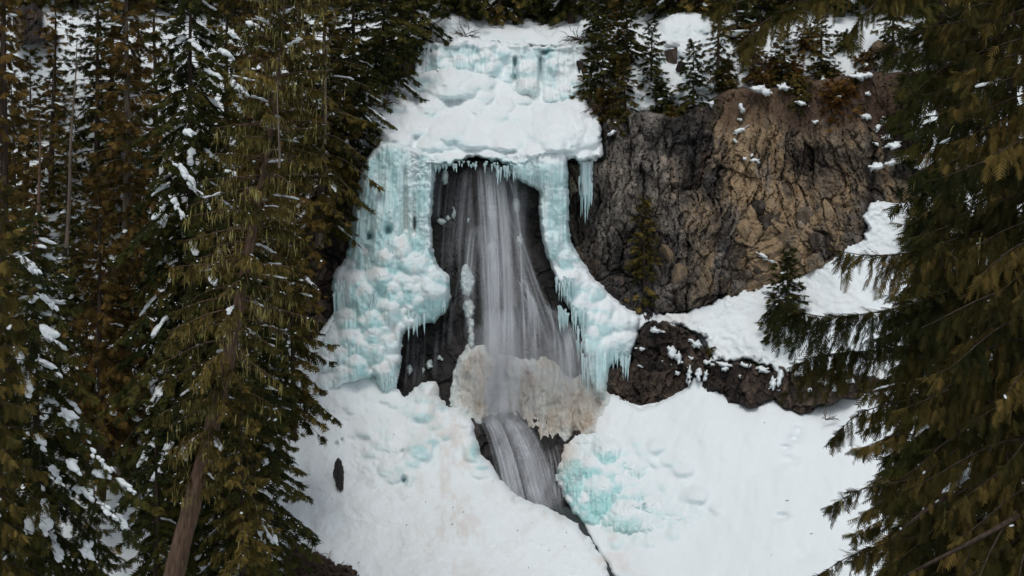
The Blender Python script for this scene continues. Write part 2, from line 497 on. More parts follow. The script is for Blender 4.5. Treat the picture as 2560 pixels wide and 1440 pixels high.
def lump_field(PX, PY, lumps, seed=1, flute=0.14, mpp=0.036):
    H = np.zeros(PX.shape); ICE = np.zeros(PX.shape)
    wx = PX + 7 * fbm(PX / 16, PY / 16, seed + 50, 4); wy = PY + 6 * fbm(PX / 16, PY / 16, seed + 60, 4)
    fl = ridged(PX / 7.5, PY / 70, seed + 70, 2) - 0.6
    grain = fbm(PX / 13, PY / 11, seed + 80, 5, .65)
    for (cx, cy, r, L) in lumps:
        x0 = np.searchsorted(PX[0], cx - 1.3 * r); x1 = np.searchsorted(PX[0], cx + 1.3 * r)
        y0 = np.searchsorted(PY[:, 0], cy - 1.3 * r); y1 = np.searchsorted(PY[:, 0], cy + (L + .3) * r)
        if x1 <= x0 or y1 <= y0: continue
        s = np.s_[y0:y1, x0:x1]
        u = (wx[s] - cx) / r; v = (wy[s] - cy) / r
        vv = np.where(v < 0, (v * 1.25) ** 2, (np.clip(v, 0, None) / L) ** 4)
        uu = u * u * (1 + 0.25 * np.clip(v, 0, None))
        h = r * mpp * 1.05 * np.sqrt(np.clip(1 - uu - vv, 0, 1))
        h = h * (.82 + .36 * np.sin(cx * 12.9 + cy * 3.1) ** 2)
        h = h + np.where(h > 0, flute * r * mpp * fl[s] * sst(0.1, 0.7, v) + 0.18 * r * mpp * grain[s], 0)
        ic = sst(-0.05, 0.55, v + 0.35 * grain[s])
        win = h > H[s]
        H[s] = np.where(win, h, H[s]); ICE[s] = np.where(win, ic, ICE[s])
    def soft(A, n):
        for _ in range(n):
            A = A.copy(); A[1:-1] = (A[:-2] + 2 * A[1:-1] + A[2:]) / 4; A[:, 1:-1] = (A[:, :-2] + 2 * A[:, 1:-1] + A[:, 2:]) / 4
        return A
    return soft(H, 3), soft(ICE, 3)

def scatter_lumps(poly, n, rmin, rmax, seed, L=(0.8, 2.0), inset=0):
    L = (L[0] * 1.1, L[1] * 1.35)
    rg = np.random.default_rng(seed)
    q = np.array(poly, float); out = []
    while len(out) < n:
        c = rg.uniform(q.min(0), q.max(0), (400, 2))
        ok = sdist(c[:, 0], c[:, 1], poly) > inset
        for p in c[ok]:
            r = rmin + (rmax - rmin) * rg.random() ** 2
            out.append((p[0], p[1], r, rg.uniform(*L)))
            if len(out) >= n: break
    return out

def icicle(px, py, Y, length_px, r_px, parent, mat, rg, name="icicle"):
    m = K * Y
    n = 9; k = 7
    tip = P(px, py, Y); L = length_px * m; r0 = r_px * m
    s = np.linspace(0, 1, n)
    rad = r0 * (1 - s) ** 0.8 * (1 + 0.16 * rg.standard_normal(n)); rad[-1] = 0.004
    a = np.linspace(0, 2 * np.pi, k, endpoint=False)
    wob = 0.10 * r0 * np.cumsum(rg.standard_normal((n, 2)), 0)
    V = np.zeros((n, k, 3))
    V[..., 0] = tip[0] + wob[:, :1] + rad[:, None] * np.cos(a) * (1 + .12 * rg.standard_normal((1, k)))
    V[..., 1] = tip[1] + wob[:, 1:] + rad[:, None] * np.sin(a)
    V[..., 2] = tip[2] - (s * L)[:, None]
    idx = np.arange(n * k).reshape(n, k)
    F = np.stack([idx[:-1], idx[1:], np.roll(idx[1:], -1, 1), np.roll(idx[:-1], -1, 1)], -1).reshape(-1, 4)
    loc = np.array(parent.location)
    ice = np.repeat(0.55 + 0.4 * s, k)
    z = np.zeros(n * k)
    return link(name, mesh_from(name, V.reshape(-1, 3) - loc, F, mat, True, {"ice": ice, "dirt": z}), parent)

# ---------------------------------------------------------------- dark wet wall behind the falls
WALL = field([(1000, 400, 115), (1100, 410, 114.4), (1250, 410, 113.6), (1350, 410, 114.4), (1250, 560, 113.0), (1090, 600, 114.0), (1350, 600, 113.6), (1180, 700, 112.6), (1300, 690, 112.0),
              (1400, 790, 111.4), (1300, 760, 111.6), (1250, 880, 110.6), (1450, 880, 110.4), (1080, 850, 112.4), (1010, 950, 110.6), (1100, 960, 110.2), (1200, 1000, 109.6), (1350, 1000, 108.8), (1500, 980, 109.4),
              (1190, 1050, 107.4), (1250, 1050, 107.0), (1260, 1075, 105.9), (1200, 1080, 105.9), (1330, 1090, 105.4), (1420, 1100, 105.8), (1250, 1180, 103.4), (1350, 1180, 102.8), (1400, 1280, 100.2), (1450, 1290, 99.2), (1320, 1280, 101.2)], 30)
wall_poly = [(1060, 395), (1360, 395), (1370, 600), (1400, 720), (1480, 860), (1520, 960), (1500, 1060), (1430, 1110), (1420, 1190), (1450, 1280), (1470, 1330), (1400, 1330), (1300, 1290), (1220, 1200), (1170, 1080), (1110, 1030), (970, 1010), (985, 900), (990, 810), (1070, 780), (1060, 600)]
def wall_detail(PX, PY, sd):
    wy = PY + 10 * fbm(PX / 40, PY / 40, 4); wx = PX + 10 * fbm(PX / 40, PY / 40, 6)
    f1, f2, cid, cx, cy = worley(wx / 60, wy / 46, 31)
    g1, g2, gid, gx, gy = worley(wx / 22, wy / 26, 33)
    d = 0.45 * cid - .6 * cx * (cid - .5) + 0.16 * gid - .3 * gx * (gid - .5) + 0.45 * fbm(PX / 60, PY / 40, 5, 4)
    # overhanging steps that break the water
    d += 0.55 * sst(0, 30, PY - (690 + .75 * (PX - 1300))) * sst(1270, 1320, PX) * (1 - sst(930, 1000, PY))
    return d, {"cell": gid}
w_root = empty("rock_wall", base_of(wall_poly, 108))
relief("wet_rock_face", wall_poly, WALL, M['wet_rock'], w_root, 3.0, 10, 3, detail=wall_detail, smooth=False, back=1.2)
tag(w_root, "black wet rock wall behind the falling water", "rock wall")
# frozen scraps clinging to the wall
rg = np.random.default_rng(5)
for (cx, cy, w_, h_) in ((1168, 705, 17, 42), (1172, 770, 14, 26), (1176, 815, 10, 24), (1178, 850, 9, 22), (1103, 553, 12, 9), (1134, 535, 6, 16), (1120, 545, 5, 6), (1290, 512, 10, 20), (1232, 530, 14, 22), (1230, 620, 12, 22), (1075, 912, 9, 12), (1112, 440, 9, 24), (1100, 896, 9, 7), (1024, 925, 6, 14), (1298, 600, 9, 16), (1058, 925, 5, 7), (1172, 550, 4, 6)):
    pl = [(cx + w_ * math.cos(a) * (0.75 + .5 * rg.random()), cy + h_ * math.sin(a) * (0.75 + .5 * rg.random())) for a in np.linspace(0, 2 * math.pi, 11)[:-1]]
    def scrap(PX, PY, sd, s=int(cx)):
        return 0.25 * fbm(PX / 7, PY / 7, s, 3), {"ice": 0.35 + 0.3 * vn(PX / 9, PY / 9, s), "dirt": np.full(PX.shape, 0.30 if cx != 1168 else 0.1)}
    relief("ice_scrap", pl, lambda a, b: WALL(a, b) - 1.15, M['brown_ice'], w_root, 2.0, 6, 3.5, 7, int(cx), detail=scrap, depth=1.2)

# ---------------------------------------------------------------- right-hand cliff
cliff_poly = [(1415, 405), (1512, 398), (1506, 320), (1520, 285), (1600, 278), (1700, 285), (1775, 245), (1830, 215), (1900, 222), (2000, 200), (2080, 195), (2150, 180), (2260, 175), (2420, 180), (2420, 500), (2300, 520), (2200, 510), (2168, 570), (2150, 615), (2100, 648), (2010, 696), (1930, 718), (1840, 748), (1760, 772), (1660, 790), (1600, 815), (1540, 780), (1490, 720), (1440, 650), (1415, 580)]
CLIFF = field([(1430, 410, 116.4), (1440, 600, 116.0), (1520, 300, 118.2), (1560, 420, 116.6), (1550, 620, 115.9), (1640, 760, 114.0), (1650, 300, 118.0), (1650, 520, 116.2), (1760, 600, 114.4), (1780, 740, 113.0), (1850, 240, 118.6), (1850, 450, 116.2), (1900, 620, 113.2), (1930, 700, 112.4),
               (2000, 210, 118.4), (2000, 450, 115.6), (2000, 650, 112.0), (2130, 200, 117.6), (2150, 300, 115.6), (2140, 450, 113.8), (2130, 600, 111.0), (2180, 300, 116.6), (2200, 400, 114.6), (2300, 300, 115.6), (2350, 450, 111.6), (2400, 200, 117)], 40)
def cliff_detail(PX, PY, sd):
    # slender columns that lean and fan out towards the right, blocky and rounded near the foot
    lean = (PY - 420) * (0.20 * sst(1600, 1800, PX) - 0.42 * sst(1820, 2080, PX))
    wx = PX + lean + 20 * fbm(PX / 70, PY / 90, 301, 4) + 5 * fbm(PX / 14, PY / 14, 303, 3); wy = PY + 22 * fbm(PX / 70, PY / 70, 305, 4)
    foot = sst(-40, 130, PY - (600 - .10 * (PX - 1650)) + 60 * fbm(PX / 90, PY / 90, 307, 2))
    a1, a2, aid, ax, ay = worley(wx / 105, wy / 190, 311)
    b1, b2, bid, bx, by = worley(wx / 30, wy / 120, 313)
    k1, k2, kid, kx, ky = worley(wx / 38, wy / 46, 315)
    bid = np.where(foot > .5, kid, bid); bx = np.where(foot > .5, kx, bx); by = np.where(foot > .5, ky, by); bb = np.where(foot > .5, k2 - k1, b2 - b1)
    c1, c2, cid, cx, cy = worley(wx / 13, wy / 38, 317)
    e1, e2, eid, ex, ey = worley(wx / 8, wy / 12, 319)
    d = 0.6 * aid + 0.2 * sst(0, .10, a2 - a1) + 0.55 * bid + 0.22 * sst(0, .22, bb) + (bid - .5) * 1.9 * bx + (kid - .5) * .9 * by + (aid - .5) * .8 * ay - .22 * np.exp(-(b2 - b1) / .035) * (1 - foot) - .12 * np.exp(-(c2 - c1) / .05)
    d += (1 - .5 * foot) * (0.30 * cid + (cid - .5) * 1.1 * cx) + 0.08 * sst(0, .3, c2 - c1) + 0.13 * eid + (eid - .5) * .25 * ey
    d += 0.35 * foot * np.sqrt(np.clip(1 - 1.3 * k1 * k1, 0, 1))
    d += 0.6 * fbm(PX / 150, PY / 110, 331, 3) + 0.12 * fbm(PX / 26, PY / 30, 332, 3) + 0.06 * fbm(PX / 9, PY / 9, 333, 3)
    # smooth brown upper band, notch at the right end, dark wet stain beside the ice
    band = sst(1770, 1820, PX) * (1 - sst(290, 370, PY + 40 * fbm(PX / 60, PY / 60, 335, 2)))
    d = d * (1 - .55 * band)
    d -= 1.1 * sst(2158, 2172, PX) * sst(330, 380, PY)
    tone = fbm(wx / 60, wy / 110, 341, 4) + .5 * fbm(PX / 160, PY / 130, 343, 2)
    tone += .35 * np.exp(-((PX - 1900) / 120) ** 2 - ((PY - 520) / 190) ** 2) - .45 * np.exp(-((PX - 1500) / 110) ** 2 - ((PY - 640) / 130) ** 2) - .2 * np.exp(-((PX - 1620) / 130) ** 2 - ((PY - 330) / 60) ** 2) - .35 * sst(2160, 2180, PX)
    cell = np.clip(.47 + .80 * tone + .26 * (bid - .5) + .26 * (cid - .5) + .2 * (eid - .5), 0, 1)
    grey = np.clip(1.1 * np.exp(-((PX - 1590) / 130) ** 2) + .8 * sst(.05, .4, fbm(wx / 50, wy / 90, 351, 4)), 0, 1) * (1 - band)
    return d, {"cell": cell, "band": band, "grey": grey}
cl = empty("cliff", base_of(cliff_poly, 113))
relief("rock_face", cliff_poly, CLIFF, M['cliff'], cl, 2.8, 12, 8, 30, 9, detail=cliff_detail, smooth=False, back=1.0)
tag(cl, "tall fractured brown basalt cliff to the right of the frozen falls", "cliff")

def boulder_mesh(name, rg, size, mat, flat=True, bev=0.0):
    """irregular convex block from random cut planes"""
    import bmesh
    bm = bmesh.new()
    bmesh.ops.create_icosphere(bm, subdivisions=2, radius=1.0)
    nrm = rg.standard_normal((10, 3)); nrm /= np.linalg.norm(nrm, axis=1)[:, None]
    off = rg.uniform(0.40, 0.72, 10)
    for v in bm.verts:
        p = np.array(v.co)
        for n_, o_ in zip(nrm, off):
            dd = p @ n_ - o_
            if dd > 0: p = p - n_ * dd
        v.co = p * np.array(size)
    me = bpy.data.meshes.new(name)
    bm.to_mesh(me); bm.free()
    me.materials.append(mat)
    n = len(me.vertices)
    a = me.attributes.new("cell", 'FLOAT', 'POINT'); a.data.foreach_set("value", np.full(n, rg.random(), np.float32))
    a = me.attributes.new("snow", 'FLOAT', 'POINT'); a.data.foreach_set("value", np.zeros(n, np.float32))
    return me

rg = np.random.default_rng(77)
for k, (bx_, by_, sx, sy) in enumerate(((2040, 600, 34, 48), (2015, 545, 40, 30), (1960, 600, 30, 44), (1925, 560, 34, 40), (1895, 520, 30, 40), (1985, 640, 26, 26), (2095, 605, 22, 42), (1930, 640, 24, 30), (1865, 585, 26, 36), (1830, 640, 22, 36),
                                        (1710, 690, 30, 40), (1745, 660, 24, 40), (1770, 715, 28, 24), (1670, 640, 22, 36), (1640, 690, 20, 28), (1800, 590, 22, 34), (1905, 680, 24, 18), (1860, 690, 28, 22), (2070, 540, 24, 40), (1815, 705, 24, 22))):
    Y = float(CLIFF(bx_, by_)) - 0.75
    m = K * Y
    o = link("rock_block", boulder_mesh("rock_block", rg, (sx * m * 1.1, 1.0, sy * m * 1.1), M['cliff']), cl)
    o.location = Vector(P(bx_, by_, Y)) - cl.location
    o.rotation_euler = (0, rg.uniform(-.35, .35), 0)

def snow_patch(parent, cx, cy, w_, h_, base, seed, name="snow_patch", tilt=0.0, thick=0.7):
    rg = np.random.default_rng(seed)
    n = 14
    pl = []
    for a in np.linspace(0, 2 * math.pi, n + 1)[:-1]:
        k = 0.55 + .7 * rg.random()
        x = w_ * math.cos(a) * k; y = h_ * math.sin(a) * k
        pl.append((cx + x, cy + y + tilt * x))
    return relief(name, pl, lambda a, b: base(a, b) - thick + 0 * a, M['snow'], parent, 1.9, 7, 4, 6, seed, depth=thick + .6,
                  detail=lambda a, b, s: (0.25 * fbm(a / 14, b / 12, seed, 3), {}))

cface = lambda a, b: CLIFF(a, b) - 1.5
for k, (x, y, w_, h_, t_) in enumerate(((1850, 325, 20, 7, -.3), (1853, 270, 9, 10, .5), (1838, 352, 8, 6, .2), (1860, 395, 9, 5, .3), (1885, 402, 16, 6, .1), (1880, 390, 5, 4, 0), (1850, 300, 5, 4, 0), (1528, 332, 13, 6, -.4), (1905, 225, 22, 10, .2), (1960, 218, 18, 7, .1),
                                       (2005, 259, 15, 6, .2), (2037, 305, 9, 5, 0), (2165, 292, 14, 8, .3), (2213, 298, 12, 7, -.2), (2195, 320, 10, 8, -.5), (2222, 342, 12, 5, .3), (2235, 362, 20, 8, -.25), (2210, 345, 8, 4, 0), (2195, 415, 22, 8, -.25), (2242, 402, 26, 8, -.35), (2190, 360, 8, 4, .3), (2320, 300, 34, 50, .2), (2300, 250, 22, 18, 0), (2310, 400, 28, 18, 0), (2150, 190, 26, 9, 0), (2170, 235, 7, 4, 0), (1905, 640, 14, 7, .5), (1925, 652, 14, 4, .3), (1780, 260, 6, 8, 0), (2340, 350, 18, 30, .1))):
    snow_patch(cl, x, y, w_ * 1.15, h_ * 1.2, cface, 900 + k, tilt=t_)

# ---------------------------------------------------------------- lower rock outcrops on the right
def outcrop(poly, front, label, seed, caps):
    r_ = empty("rock_outcrop", base_of(poly, 107))
    def det(PX, PY, sd):
        wx = PX + 18 * fbm(PX / 40, PY / 40, seed + 11, 4); wy = PY + 14 * fbm(PX / 40, PY / 40, seed + 12, 4)
        a1, a2, aid, ax, ay = worley(wx / 60, wy / 56, seed)
        b1, b2, bid, bx, by = worley(wx / 22, wy / 44, seed + 3)
        c1, c2, cid, cx, cy = worley(wx / 9, wy / 14, seed + 5)
        d = 0.9 * aid - 1.0 * (aid - .3) * ay + 0.4 * bid + (bid - .5) * .9 * bx + .08 * sst(0, .2, b2 - b1) + .16 * cid + (cid - .5) * .3 * cy + .5 * fbm(PX / 60, PY / 60, seed + 7, 4) + .1 * fbm(PX / 8, PY / 8, seed + 8, 3)
        return d, {"cell": np.clip(.42 + .35 * (bid - .5) + .3 * (cid - .5) + .5 * fbm(wx / 40, wy / 60, seed + 9, 3), 0, 1)}
    relief("rock_face", poly, front, M['dark_rock'], r_, 2.4, 9, 14, 26, seed, detail=det, smooth=False, back=.8)
    for k, (x, y, w_, h_, t_) in enumerate(caps):
        snow_patch(r_, x, y, w_, h_, lambda a, b: front(a, b) - 1.2, seed * 10 + k, tilt=t_)
    tag(r_, label, "rock")
    return r_
o1 = [(1500, 990), (1512, 915), (1575, 905), (1588, 850), (1610, 808), (1650, 800), (1700, 815), (1755, 850), (1790, 900), (1800, 960), (1735, 965), (1700, 985), (1650, 1010), (1600, 1020), (1555, 1008)]
F1 = field([(1510, 950, 110.6), (1540, 990, 110.4), (1600, 830, 111.4), (1700, 830, 111.0), (1760, 900, 109.6), (1640, 1000, 109.6), (1600, 920, 111.0), (1700, 960, 109)], 30)
outcrop(o1, F1, "dark rock overhang beneath the icicles, right of the falls", 411, ((1680, 880, 12, 14, .3), (1695, 895, 9, 14, .1), (1600, 872, 16, 5, .1), (1705, 905, 6, 5, 0), (1675, 912, 6, 4, 0), (1728, 895, 8, 6, .2), (1692, 932, 8, 7, .2), (1655, 905, 3, 3, 0), (1724, 930, 8, 26, -1.6), (1640, 826, 22, 8, .2), (1740, 860, 16, 10, .5), (1770, 905, 14, 8, 0), (1600, 915, 7, 4, 0), (1765, 940, 8, 16, -.6)))
o2 = [(1730, 940), (1750, 905), (1800, 900), (1860, 900), (1970, 915), (1975, 985), (1900, 1014), (1850, 1016), (1822, 1004), (1812, 980), (1740, 985)]
F2 = field([(1765, 950, 108.6), (1850, 920, 108.6), (1940, 930, 107.4), (1850, 1000, 107), (1930, 990, 106.2)], 30)
outcrop(o2, F2, "middle dark rock band standing out of the snow fan", 431, ((1810, 912, 28, 7, .05), (1860, 912, 18, 6, .2), (1748, 935, 10, 18, -.8), (1812, 922, 10, 9, .2), (1780, 912, 10, 5, 0), (1905, 925, 22, 8, .2), (1850, 940, 7, 6, 0), (1930, 960, 10, 18, -.6)))
o3 = [(1915, 945), (1950, 925), (2000, 920), (2080, 935), (2180, 940), (2300, 930), (2300, 975), (2180, 985), (2120, 1000), (2080, 1010), (2040, 1020), (2000, 1038), (1960, 1025), (1938, 1000)]
F3 = field([(1945, 960, 106.8), (2050, 950, 106), (2150, 960, 104.8), (2000, 1030, 104.9), (2110, 1000, 104)], 30)
outcrop(o3, F3, "rightmost dark rock band half hidden by drooping cedar branches", 451, ((1950, 940, 12, 22, -.8), (2060, 955, 14, 8, .1), (1945, 975, 6, 4, 0), (2120, 950, 16, 10, 0), (2000, 935, 20, 9, .1), (2025, 975, 7, 6, 0), (2085, 970, 9, 12, -.5)))

# snow bank that leans against the foot of the cliff, and the avalanche fan below the outcrops
ramp_poly = [(1535, 770), (1590, 782), (1640, 776), (1700, 772), (1780, 752), (1850, 727), (1930, 706), (1975, 694), (2010, 684), (2060, 652), (2110, 620), (2160, 588), (2172, 575), (2150, 560), (2165, 530), (2185, 498), (2205, 503), (2235, 528), (2260, 510), (2300, 500), (2420, 480), (2520, 700), (2420, 960), (2200, 955), (2150, 945), (2060, 930), (1990, 930), (1945, 945), (1930, 912), (1870, 902), (1810, 908), (1775, 905), (1760, 850), (1735, 830), (1700, 815), (1660, 818), (1620, 806), (1600, 830), (1560, 880), (1530, 850)]
RA = field([(1560, 790, 112.8), (1650, 780, 112.9), (1780, 757, 111.9), (1930, 710, 111.0), (2010, 690, 110.4), (2100, 630, 109.6), (2165, 590, 109.0), (2190, 505, 109.6), (2260, 520, 108.6), (2400, 490, 107.5), (1600, 850, 111.3), (1700, 820, 111.0), (1760, 850, 110.0), (1800, 905, 108.6), (1930, 912, 107.0), (2050, 930, 106.0), (2200, 950, 104.6), (2400, 950, 103), (1850, 820, 109.8), (2000, 800, 108.0), (2150, 760, 106.6), (2300, 650, 106.8)], 40)
def ramp_detail(PX, PY, sd):
    d = .35 * fbm(PX / 70, PY / 50, 921, 4) + .08 * fbm(PX / 12, PY / 10, 923, 4)
    d += .5 * np.exp(-((PX - 1880) / 60) ** 2 - ((PY - 850) / 24) ** 2) + .3 * sst(780, 830, PY) * fbm(PX / 30, PY / 24, 925, 3)
    g = np.exp(-((PX - 1820 + (PY - 760) * .35) / 9) ** 2) * sst(760, 790, PY)
    lump = worley(PX / 15, PY / 12, 927)
    d += -.15 * g + .16 * lump[2] * np.exp(-((sd - 14) / 14) ** 2)
    return d, {"dirt": .12 * sst(0, .5, fbm(PX / 40, PY / 40, 929, 3)) + .25 * np.exp(-((PX - 1690) / 70) ** 2 - ((PY - 800) / 18) ** 2)}
RA0 = RA
RA = lambda a, b: RA0(a, b) + (TERR(a, b) + .6 - RA0(a, b)) * sst(2300, 2480, a)
o = relief("snow_bank", ramp_poly, RA, M['snow'], None, 2.6, 9, 16, 20, 61, detail=ramp_detail, back=.4)
tag(o, "smooth snow bank leaning against the foot of the cliff", None, None, "structure")
fan_poly = [(1478, 1005), (1512, 985), (1548, 991), (1568, 1006), (1600, 1019), (1640, 1010), (1680, 990), (1722, 962), (1738, 925), (1746, 912), (1750, 940), (1772, 966), (1800, 960), (1814, 958), (1813, 985), (1832, 1004), (1890, 1009), (1936, 990), (1948, 1004), (1958, 1018), (2000, 1034), (2060, 1009), (2090, 992), (2130, 985), (2200, 965), (2700, 930), (2700, 1520), (1552, 1520), (1537, 1445), (1498, 1385), (1470, 1341), (1450, 1300), (1440, 1260), (1470, 1180), (1480, 1100)]
FAN = lambda a, b: TERR(a, b) - .75 * (1 - sst(2330, 2640, a)) + .6 * sst(2500, 2690, a)
fan_lumps = scatter_lumps([(1540, 1080), (1620, 1110), (1720, 1190), (1800, 1270), (1690, 1330), (1600, 1370), (1510, 1360)], 120, 5, 20, 95, (.5, .9)) + [(1680, 1150, 34, .5), (1710, 1175, 30, .5), (1640, 1120, 30, .5), (1740, 1240, 34, .5)]
def fan_detail(PX, PY, sd):
    W = P(PX, PY, TERR(PX, PY)); X = W[..., 0]; Z = W[..., 2]
    u = (X * 0.80 - Z * 0.60) + 1.2 * fbm(X / 6, Z / 6, 27, 2); v = (X * 0.60 + Z * 0.80)
    d = .8 * fbm(X / 7, Z / 6, 3, 4) + .07 * fbm(X / .8, Z / .8, 12, 4) + 0.17 * fbm(u / 1.5, v / 12, 21, 3) + 0.06 * fbm(u / 0.45, v / 6, 25, 3) + .18 * fbm(X / 2.2, Z / 1.8, 29, 3)
    lft = 1 - sst(1620, 1720, PX)
    d += lft * .12 * fbm(X / .9, Z / .7, 13, 4)
    for (cx, cy, r, dep) in ((1985, 1095, 15, .9), (1962, 1118, 12, .6), (1972, 1150, 20, .5), (1955, 1290, 15, .8), (1995, 1075, 16, .5), (1670, 1140, 28, .45), (1700, 1160, 22, .35), (1620, 1175, 26, .4), (1900, 1175, 30, .3), (2010, 1390, 26, .3), (1530, 1120, 24, .3), (1640, 1250, 18, .3)):
        q = ((PX - cx) / r) ** 2 + ((PY - cy) / (r * .62)) ** 2
        d -= dep * np.exp(-q) - 0.35 * dep * np.exp(-((PX - cx) / r) ** 2 - ((PY - cy - r * .9) / (r * .5)) ** 2)
    H, ICE = lump_field(PX, PY, fan_lumps, 91, .15, .022)
    d += H
    band = np.exp(-((PY - (1340 - (PX - 1560) * 0.33)) / 30) ** 2) * sst(1540, 1600, PX) * (1 - sst(1700, 1830, PX))
    f1, f2, cid, cx, cy = worley(PX / 11 + .6 * fbm(PX / 12, PY / 12, 15, 3), PY / 9 + .6 * fbm(PX / 12, PY / 12, 17, 3), 5)
    d += band * 0.26 * cid
    ice = np.maximum(band * 0.30 * sst(.3, .7, f1 + .3 * fbm(PX / 20, PY / 20, 19, 3)), .45 * ICE * (1 - sst(1640, 1780, PX)))
    dirt = np.maximum(.4 * np.exp(-((PX - 1478) / 34) ** 2 - ((PY - 1030) / 70) ** 2), .35 * sst(-.1, .4, fbm(PX / 30, PY / 24, 41, 4)) * np.exp(-((PX - 1500 - .4 * (PY - 1320)) / 60) ** 2) * sst(1300, 1340, PY))
    return d, {"ice": ice, "dirt": np.clip(dirt, 0, 1)}
o = relief("snow_fan", fan_poly, FAN, M['snow'], None, 3.4, 12, 6, 18, 63, detail=fan_detail, back=.3)
tag(o, "wide smooth snow fan below the dark rock bands on the right", None, None, "structure")

# boulders and rock faces on the upper ledge and in the forest
def big_rock(name, px, py, w_, h_, Y, label, seed, capped=True, mat='dark_rock'):
    rg = np.random.default_rng(seed)
    m = K * Y
    base = P(px, py + h_, Y)
    r_ = empty(name, tuple(base))
    o = link("stone", boulder_mesh("stone", rg, (w_ * m * 1.25, w_ * m * 1.1, h_ * m * 1.25), M[mat]), r_)
    o.location = (0, 0, h_ * m)
    if capped:
        c = link("snow_cap", blob_mesh("snow_cap", rg, (w_ * m * 1.05, w_ * m, h_ * m * .45)), r_)
        c.location = (0, 0, h_ * m * 2.0)
    tag(r_, label, "rock")
    return r_

def ico(sub):
    import bmesh
    bm = bmesh.new(); bmesh.ops.create_icosphere(bm, subdivisions=sub, radius=1.0)
    V = np.array([v.co[:] for v in bm.verts]); F = np.array([[v.index for v in f.verts] for f in bm.faces]); bm.free()
    return V, F
ICO = {k: ico(k) for k in (1, 2, 4)}
def blob_mesh(name, rg, size, sub=4, amp=.22):
    V, F = ICO[sub]
    s = int(rg.integers(1, 9999))
    f = 1 + amp * fbm(V[:, 0] * 1.8 + V[:, 2] * 1.1, V[:, 1] * 1.8 - V[:, 2] * .9, s, 3)
    W = V * f[:, None]
    W[:, 2] = np.where(W[:, 2] < 0, W[:, 2] * .6, W[:, 2])
    z = np.zeros(len(W))
    return mesh_from(name, W * np.array(size), F, M['clump'], True)

big_rock("boulder", 1680, 140, 20, 28, 124.4, "squarish dark boulder in the snow between two small firs", 3)
big_rock("boulder", 1600, 122, 15, 12, 124.0, "small brown boulder behind the slender fir on the ledge", 4, False, 'cliff')
big_rock("boulder", 1700, 168, 14, 14, 122.6, "low dark rock below the squarish boulder", 6, False)
big_rock("boulder", 1870, 105, 44, 20, 127, "wide dark rock under trees on the upper right ledge", 8, True)
big_rock("boulder", 1895, 160, 18, 20, 123.5, "brown rock sticking out of the snow above the cliff edge", 9, False, 'cliff')
big_rock("boulder", 1940, 114, 9, 8, 124.5, "small round dark stone in snow above the cliff", 12, False)
big_rock("boulder", 2205, 120, 22, 18, 121.5, "brown rock in snow at the upper right", 13, False, 'cliff')
def snow_body(name, poly, pts, lumps, label, seed, ice=.18):
    f = field(pts, 30)
    r_ = empty(name, base_of(poly, f(np.array([p[0] for p in poly]), np.array([p[1] for p in poly])).mean()))
    def det(PX, PY, sd):
        H, ICE = lump_field(PX, PY, lumps, seed, .06, .026)
        return H + .4 * fbm(PX / 40, PY / 24, seed, 4) + .08 * fbm(PX / 9, PY / 8, seed + 1, 3), {"ice": ICE * ice}
    relief("snow", poly, f, M['ice'], r_, 2.4, 12, 8, 16, seed, detail=det, back=.3)
    tag(r_, label, "snow mound")
snow_body("snow_mound", [(1085, 112), (1100, 58), (1130, 32), (1165, 40), (1195, 62), (1240, 66), (1285, 74), (1330, 66), (1368, 88), (1400, 66), (1440, 62), (1465, 46), (1500, 40), (1520, 90), (1480, 125), (1440, 132), (1380, 122), (1280, 112), (1180, 106)],
          [(1130, 40, 130.8), (1280, 78, 131), (1280, 105, 127.9), (1120, 105, 128), (1430, 70, 130.2), (1490, 50, 129.6), (1440, 120, 127), (1200, 70, 130.8)],
          [(1132, 56, 34, .8), (1170, 74, 34, .6), (1240, 88, 34, .7), (1285, 90, 30, .8), (1210, 78, 26, .6), (1320, 84, 30, .6), (1420, 82, 30, .8), (1455, 70, 32, .9), (1495, 66, 30, 1.0), (1390, 100, 34, .5), (1120, 92, 30, .5), (1350, 104, 30, .5), (1460, 104, 30, .7), (1230, 104, 34, .4), (1180, 98, 30, .5)], "rounded snow pillows along the very top of the falls", 641)
snow_body("snow_mound", [(1530, 300), (1528, 220), (1545, 168), (1598, 150), (1620, 100), (1640, 62), (1680, 30), (1750, 22), (1800, 50), (1835, 110), (1815, 170), (1780, 235), (1720, 250), (1700, 285), (1610, 282)],
          [(1690, 34, 130.5), (1740, 30, 130.5), (1640, 70, 128.8), (1700, 110, 127.2), (1790, 110, 127), (1600, 165, 123.6), (1540, 180, 122.8), (1660, 215, 121.6), (1580, 285, 119.7), (1690, 280, 119.4), (1780, 220, 120.4), (1720, 180, 123.5)],
          [(1700, 62, 56, .7), (1745, 58, 44, .7), (1720, 112, 56, .6), (1665, 100, 36, .8), (1640, 130, 34, .8), (1600, 178, 40, .7), (1660, 220, 52, .7), (1620, 252, 36, .8), (1570, 230, 40, .8), (1770, 140, 40, .7), (1720, 180, 36, .6), (1760, 200, 40, .7), (1550, 190, 28, .8), (1790, 90, 34, .7), (1560, 280, 30, .6)], "stepped snow pillows on the ledge between the small firs and the squarish boulder", 651)
